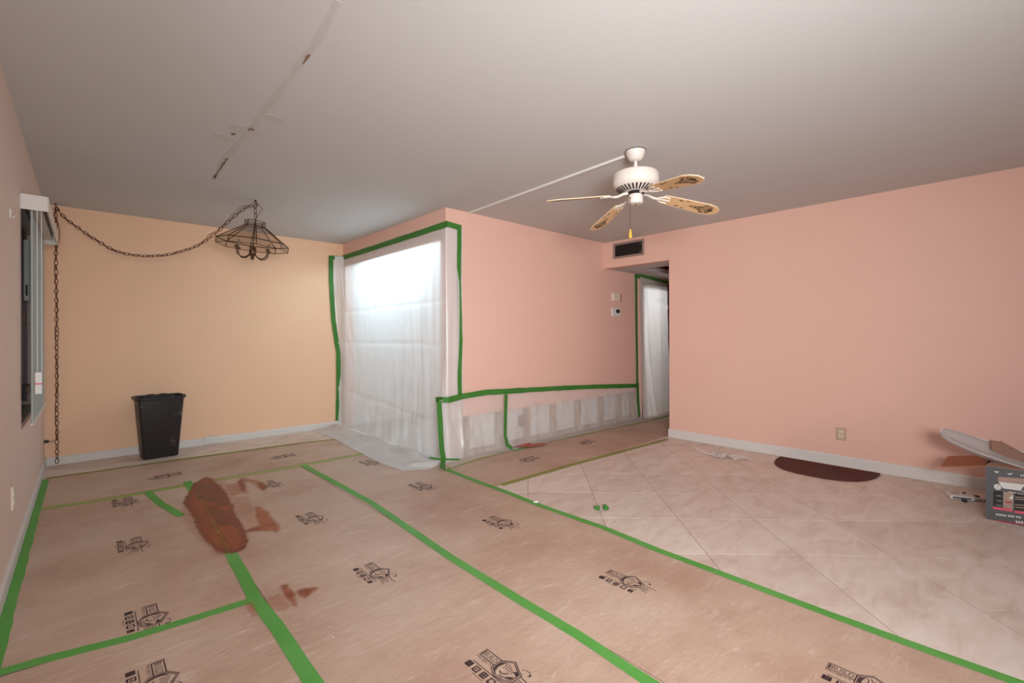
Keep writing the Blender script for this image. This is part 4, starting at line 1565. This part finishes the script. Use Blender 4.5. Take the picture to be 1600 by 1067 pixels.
nt_, ns_ = 96, 14
vs, fs = [], []
for j in range(ns_ + 1):
    s_ = 0.02 + 0.98 * j / ns_
    for i in range(nt_ + 1):
        p = mat_pt(-1 + 2 * i / nt_, s_)
        z = 0.011 + (0.0035 if i % 4 in (1, 2) else -0.001) * smooth(0.1, 0.3, s_) * (1 - smooth(0.86, 0.9, s_))
        if s_ > 0.95:
            z = 0.010
        p.z = z
        vs.append(p)
for j in range(ns_):
    for i in range(nt_):
        q = j * (nt_ + 1) + i
        fs.append((q, q + 1, q + nt_ + 2, q + nt_ + 1))
base_i = len(vs)
for i in range(nt_ + 1):
    p = mat_pt(-1 + 2 * i / nt_, 1.0)
    p.z = 0.0
    vs.append(p)
for i in range(nt_):
    q = ns_ * (nt_ + 1) + i
    fs.append((q, q + 1, base_i + i + 1, base_i + i))
dm = thing('doormat', (mx - 0.2, my, 0), 'dark brown half-round ribbed doormat lying on the tiles against the right wall', 'doormat')
b.add(vs, fs).build('ribbed_pile', M['mat'], dm)
pts = [mat_pt(-1 + 2 * i / 60, 1.0) + Vector((0, 0, 0.007)) for i in range(61)]
MB().tube(pts, 0.007, 6, closed=True).build('bound_edge', M['mat'], dm, smooth=True)

# ------------------------------------------------------------------ cardboard box and the things around it
X0, X1, Y1, Y0, BH = 4.30, 4.70, 0.11, -0.42, 0.345
bo = thing('cardboard_box', ((X0 + X1) / 2, (Y0 + Y1) / 2, 0), 'open charcoal-printed cardboard box standing upside down on the tiles', 'box')
b = MB()
T = 0.005
b.box(X0, X0 + T, Y0, Y1, 0, BH).box(X1 - T, X1, Y0, Y1, 0, BH).box(X0 + T, X1 - T, Y1 - T, Y1, 0, BH).box(X0 + T, X1 - T, Y0, Y0 + T, 0, BH).box(X0 + T, X1 - T, Y0 + T, Y1 - T, 0, T)
b.build('carton', M['boxgrey'], bo)
MB().box(X0 + T, X0 + T + .001, Y0 + T, Y1 - T, T, BH - .002).box(X1 - T - .001, X1 - T, Y0 + T, Y1 - T, T, BH - .002).box(X0 + T, X1 - T, Y1 - T - .001, Y1 - T, T, BH - .002).build('inside_lining', M['card'], bo)
# flap on the far side hanging outwards
MB().extrude([(X0 + 0.002, Y1, BH - 0.002), (X1 - 0.002, Y1, BH - 0.002), (X1 - 0.01, Y1 + 0.205, BH - 0.045), (X0 + 0.012, Y1 + 0.215, BH - 0.052)], (0.0, 0.001, -0.004)).build('flap', M['card'], bo)
MB().extrude([(X0 - 0.001, Y0 + 0.005, BH), (X0 - 0.001, Y1 - 0.002, BH), (X0 + 0.05, Y1 - 0.02, BH + 0.016), (X0 + 0.05, Y0 + 0.02, BH + 0.016)], (0, 0, 0.004)).build('flap', M['cardgrey'], bo)
XF = X0 - 0.0006


def fr_poly(pts, m, name, th_=0.0006):
    """Flat print on the front face; pts in photo pixels."""
    q = [at(px, py, 0, XF) for px, py in pts]
    MB().extrude(q, (-th_, 0, 0)).build(name, M[m], bo)


def bz(px):
    s_ = 19.4
    return [(1540 + a / s_, 720 + b_ / s_) for a, b_ in px]


def bz2(px):
    s_ = 19.4
    return [(1540 + a / s_, 770 + b_ / s_) for a, b_ in px]


fr_poly(bz([(380, 480), (1500, 560), (1500, 735), (400, 630), (372, 600)]), 'tanprint', 'picture_hood_top')
fr_poly(bz([(385, 630), (1300, 730), (1140, 780), (1060, 905), (520, 830), (420, 690)]), 'whiteprint', 'picture_hood_front', 0.0009)
el = [(362 + 112 * cos(k * pi / 10) , 790 + 88 * sin(k * pi / 10) + 20 * cos(k * pi / 10)) for k in range(20)]
fr_poly(bz(el), 'whiteprint', 'round_badge', 0.0012)
for dy in (745, 820):
    fr_poly(bz([(315, dy - 8), (420, dy + 4), (420, dy + 16), (315, dy + 4)]), 'greyprint', 'badge_print', 0.0015)
for q in ([(240, 305), (415, 325), (345, 375)], [(640, 390), (850, 370), (740, 430)], [(1045, 455), (1090, 400), (1110, 470)], [(1120, 420), (1300, 430), (1300, 480), (1150, 475)]):
    fr_poly(bz(q), 'whiteprint', 'icon_print')
for q in ([(690, 930), (925, 965), (925, 985), (690, 950)], [(955, 975), (1150, 1000), (1150, 1022), (955, 998)], [(1080, 905), (1300, 930), (1300, 955), (1080, 925)]):
    fr_poly(bz(q), 'whiteprint', 'caption_print')
fr_poly(bz2([(235, -70), (520, -40), (520, 440), (225, 400)]), 'blackprint', 'picture_panel')
for dy in (60, 210, 350):
    fr_poly(bz2([(290, dy), (480, dy + 10), (480, dy + 60), (360, dy + 50)]), 'greyprint', 'panel_detail', 0.0009)
fr_poly(bz2([(540, -40), (840, 0), (830, 500), (530, 440)]), 'tanprint', 'picture_panel')
fr_poly(bz2([(700, 175), (830, 190), (840, 75), (805, 70)]), 'whiteprint', 'panel_detail', 0.0009)
fr_poly(bz2([(590, 250), (800, 280), (780, 315), (600, 300)]), 'redprint', 'panel_detail', 0.0009)
fr_poly(bz2([(880, 10), (1500, 90), (1500, 590), (870, 520)]), 'blackprint', 'picture_panel')
for dy in (110, 170, 340, 420):
    fr_poly(bz2([(890, dy), (1400, dy + 45), (1400, dy + 75), (890, dy + 25)]), 'tanprint', 'panel_detail', 0.0009)
fr_poly(bz2([(220, 415), (815, 500), (815, 575), (220, 480)]), 'pinkprint', 'colour_bar')
fr_poly(bz2([(880, 535), (1500, 610), (1500, 690), (880, 600)]), 'pinkprint', 'colour_bar')
rx = 305
for k, w in enumerate((70, 28, 60, 26, 52, 30, 44, 0, 60, 34, 52, 40, 0, 56, 44, 60)):
    if w:
        y_ = 622 + (rx - 305) * 0.125
        fr_poly(bz2([(rx, y_), (rx + w * .8, y_ + 4), (rx + w * .8, y_ + 62), (rx + w * .3, y_ + 58)]), 'whiteprint', 'caption_letter', 0.0008)
    rx += (w or 30) + 4
rx = 905
for k, w in enumerate((70, 60, 80, 60, 70, 70)):
    y_ = 838 + (rx - 905) * 0.13
    fr_poly(bz2([(rx, y_), (rx + w * .75, y_ + 6), (rx + w * .9, y_ + 84), (rx + w * .35, y_ + 78)]), 'whiteprint', 'headline_letter', 0.0008)
    rx += w + 12
fr_poly(bz2([(20, 790), (1600, 985), (1600, 1035), (20, 815)]), 'redprint', 'bottom_band')

# frosted plastic shell lying across the open box: long dish, closed round end towards the back
def shell(u, v):
    # u 0..1 along, v 0..1 across
    L_ = 0.715
    a = -1 + 2 * v
    s_ = u * L_
    w = 0.155 * math.sqrt(max(0.0, 1 - (1 - min(1.0, s_ / 0.24)) ** 2))
    ridge = 0.012 * cos(a * pi * 2.5)
    depth = 0.045 * (1 - a * a)
    y = 0.335 - s_
    x = 4.475 + w * a
    z = 0.505 - 0.36 * s_ + 0.13 * s_ * s_ - depth * (w / 0.155) + ridge * (w / 0.155) + 0.04 * a * 0.6
    return Vector((x, y, z))


tr = thing('plastic_shell', (4.5, -0.1, 0.35), 'long frosted white plastic shell lying across the top of the open box', 'plastic shell')
b = MB().grid(shell, 60, 24)
o = b.build('shell', M['polylens'], tr, smooth='all', fix=False)
sm = o.modifiers.new('thick', 'SOLIDIFY')
sm.thickness = 0.004
pts = [shell(u / 40, 0.0) for u in range(41)][::-1] + [shell(u / 40, 1.0) for u in range(1, 41)]
MB().tube(pts, 0.005, 6).build('rolled_rim', M['polylens'], tr, smooth=True)
# torn piece of cardboard on it
b = MB()
q = [at(px, py, 0, 4.55) for px, py in ((1550, 690.5), (1563, 693), (1568, 692.5), (1575, 697), (1600, 710), (1640, 730), (1640, 752), (1600, 727), (1570, 713), (1549, 704))]
tag(b.extrude(q, (0.012, 0.01, 0.012)).build('cardboard_scrap', M['cardgrey']), 'torn brown cardboard piece lying on the plastic shell over the box', 'cardboard')

# white power adapter with black cable, left of the box
ad = thing('power_adapter', (4.66, 0.27, 0), 'flat white power adapter with black lead on the tiles, left of the box', 'adapter')
pa, pb = fl(1485, 780), fl(1523, 784.5)
ux = (pb - pa).normalized()
uy = Vector((-ux.y, ux.x, 0))
if uy.x < 0: uy = -uy


def ap(a, c_, z):
    return pa + ux * a + uy * c_ + Vector((0, 0, z))


def abox(a0, a1, c0, c1, z0, z1):
    return MB().extrude([ap(a0, c0, z0), ap(a1, c0, z0), ap(a1, c1, z0), ap(a0, c1, z0)], (0, 0, z1 - z0))


LN = (pb - pa).length
bd = abox(0, LN, 0, 0.11, 0.004, 0.032).build('case', M['plasticw'], ad)
md = bd.modifiers.new('edge', 'BEVEL')
md.width, md.segments = 0.005, 2
abox(LN * .1, LN * .86, -0.001, 0.0, 0.010, 0.024).build('grey_label', M['greyprint'], ad)
abox(LN * .2, LN * .5, 0.05, 0.085, 0.0318, 0.0325).build('faint_print', M['tanprint'], ad)
abox(LN, LN + 0.06, 0.03, 0.09, 0.008, 0.026).build('connector', M['plasticw'], ad)
abox(LN * .72, LN * .84, 0.075, 0.10, 0.0318, 0.038).build('latch', M['black'], ad)
abox(LN + 0.02, LN + 0.045, 0.05, 0.075, 0.026, 0.032).build('latch', M['black'], ad)
abox(LN * .45, LN * .62, -0.035, -0.004, 0.0, 0.016).build('rubber_foot', M['black'], ad)
MB().tube([ap(LN + .05, 0.05, 0.012), ap(LN + 0.08, 0.03, 0.008), ap(LN + 0.11, 0.05, 0.015), ap(LN + 0.125, 0.06, 0.04), ap(LN + 0.12, 0.07, 0.05)], 0.006, 7).build('lead', M['black'], ad, smooth=True)

# ------------------------------------------------------------------ small litter on the floor
g0 = fl(940, 796)
gt = thing('tape_wad', (g0.x, g0.y, 0), 'two crumpled balls of green tape on the bare tiles', 'tape wad')
for dx, r_, mm in ((-0.030, 0.021, 'tapeshaded'), (0.030, 0.023, 'tapeshaded')):
    c_ = g0 + Vector((dx * sin(YAW), -dx * cos(YAW), 0))
    b = MB()
    for k in range(7):
        rr = random.Random(k * 7 + int(r_ * 1000))
        u_ = Vector((rr.uniform(-1, 1), rr.uniform(-1, 1), rr.uniform(-.3, .3))).normalized()
        w_ = u_.cross(Vector((rr.uniform(-.3, .3), rr.uniform(-.3, .3), 1))).normalized()
        pts, nr = [], []
        for q in range(9):
            a = q / 8 * 4.2 + k
            pts.append(c_ + Vector((0, 0, r_ * 0.62)) + u_ * r_ * cos(a) * (0.75 + .2 * rr.random()) + Vector((0, 0, 1)) * r_ * 0.5 * sin(a) + w_ * rr.uniform(-.35, .35) * r_)
            nr.append((pts[-1] - c_ - Vector((0, 0, r_ * .6))).normalized())
        strip(b, pts, nr, 0.016, 0.0008, 0.006, 0.002, k)
    for i in range(len(b.v)):
        b.v[i].z = max(b.v[i].z, 0.0005)
    b.build('tape_ball', M[mm], gt)

c_ = fl(838, 786)
b = MB()
for k in range(4):
    q = c_ + Vector((random.uniform(-.022, .022), random.uniform(-.012, .012), 0))
    r_ = random.uniform(0.007, 0.011)
    bm = bmesh.new()
    bmesh.ops.create_icosphere(bm, subdivisions=1, radius=r_)
    bm.verts.index_update()
    b.add([q + Vector((v.co.x * (1.3 + .4 * random.random()), v.co.y, 0.0055 + r_ * .55 + v.co.z * 0.55)) for v in bm.verts], [[v.index for v in f.verts] for f in bm.faces])
    bm.free()
tag(b.build('plaster_crumb', M['skirtwhite'], fix=False), 'white plaster crumbs on the green border tape beside the tiles', 'crumb', kind=None)


def scrap(u, v):
    path_ = [(1083, 701), (1100, 707), (1118, 714), (1128, 710), (1140, 715), (1155, 714), (1172, 717)]
    k = u * 6
    i = min(5, int(k))
    a, b_ = fl(*path_[i]), fl(*path_[i + 1])
    p = a.lerp(b_, k - i)
    wd = 0.09 + 0.05 * math.exp(-((u - 0.5) / 0.15) ** 2)
    s_ = Vector((cos(YAW), sin(YAW), 0))
    p = p + s_ * (v - 0.5) * wd * 2
    p.z = 0.003 + 0.018 * abs(nz3(u * 11, v * 4, 2)) + 0.03 * math.exp(-((u - 0.45) / 0.12) ** 2) * abs(nz3(u * 20, v * 7, 6)) * 2
    return p


o = MB().grid(scrap, 60, 14).build('plastic_scrap', M['scrap'], smooth='all', fix=False)
tag(o, 'crumpled strip of clear plastic on the tiles near the hallway corner', 'plastic scrap')
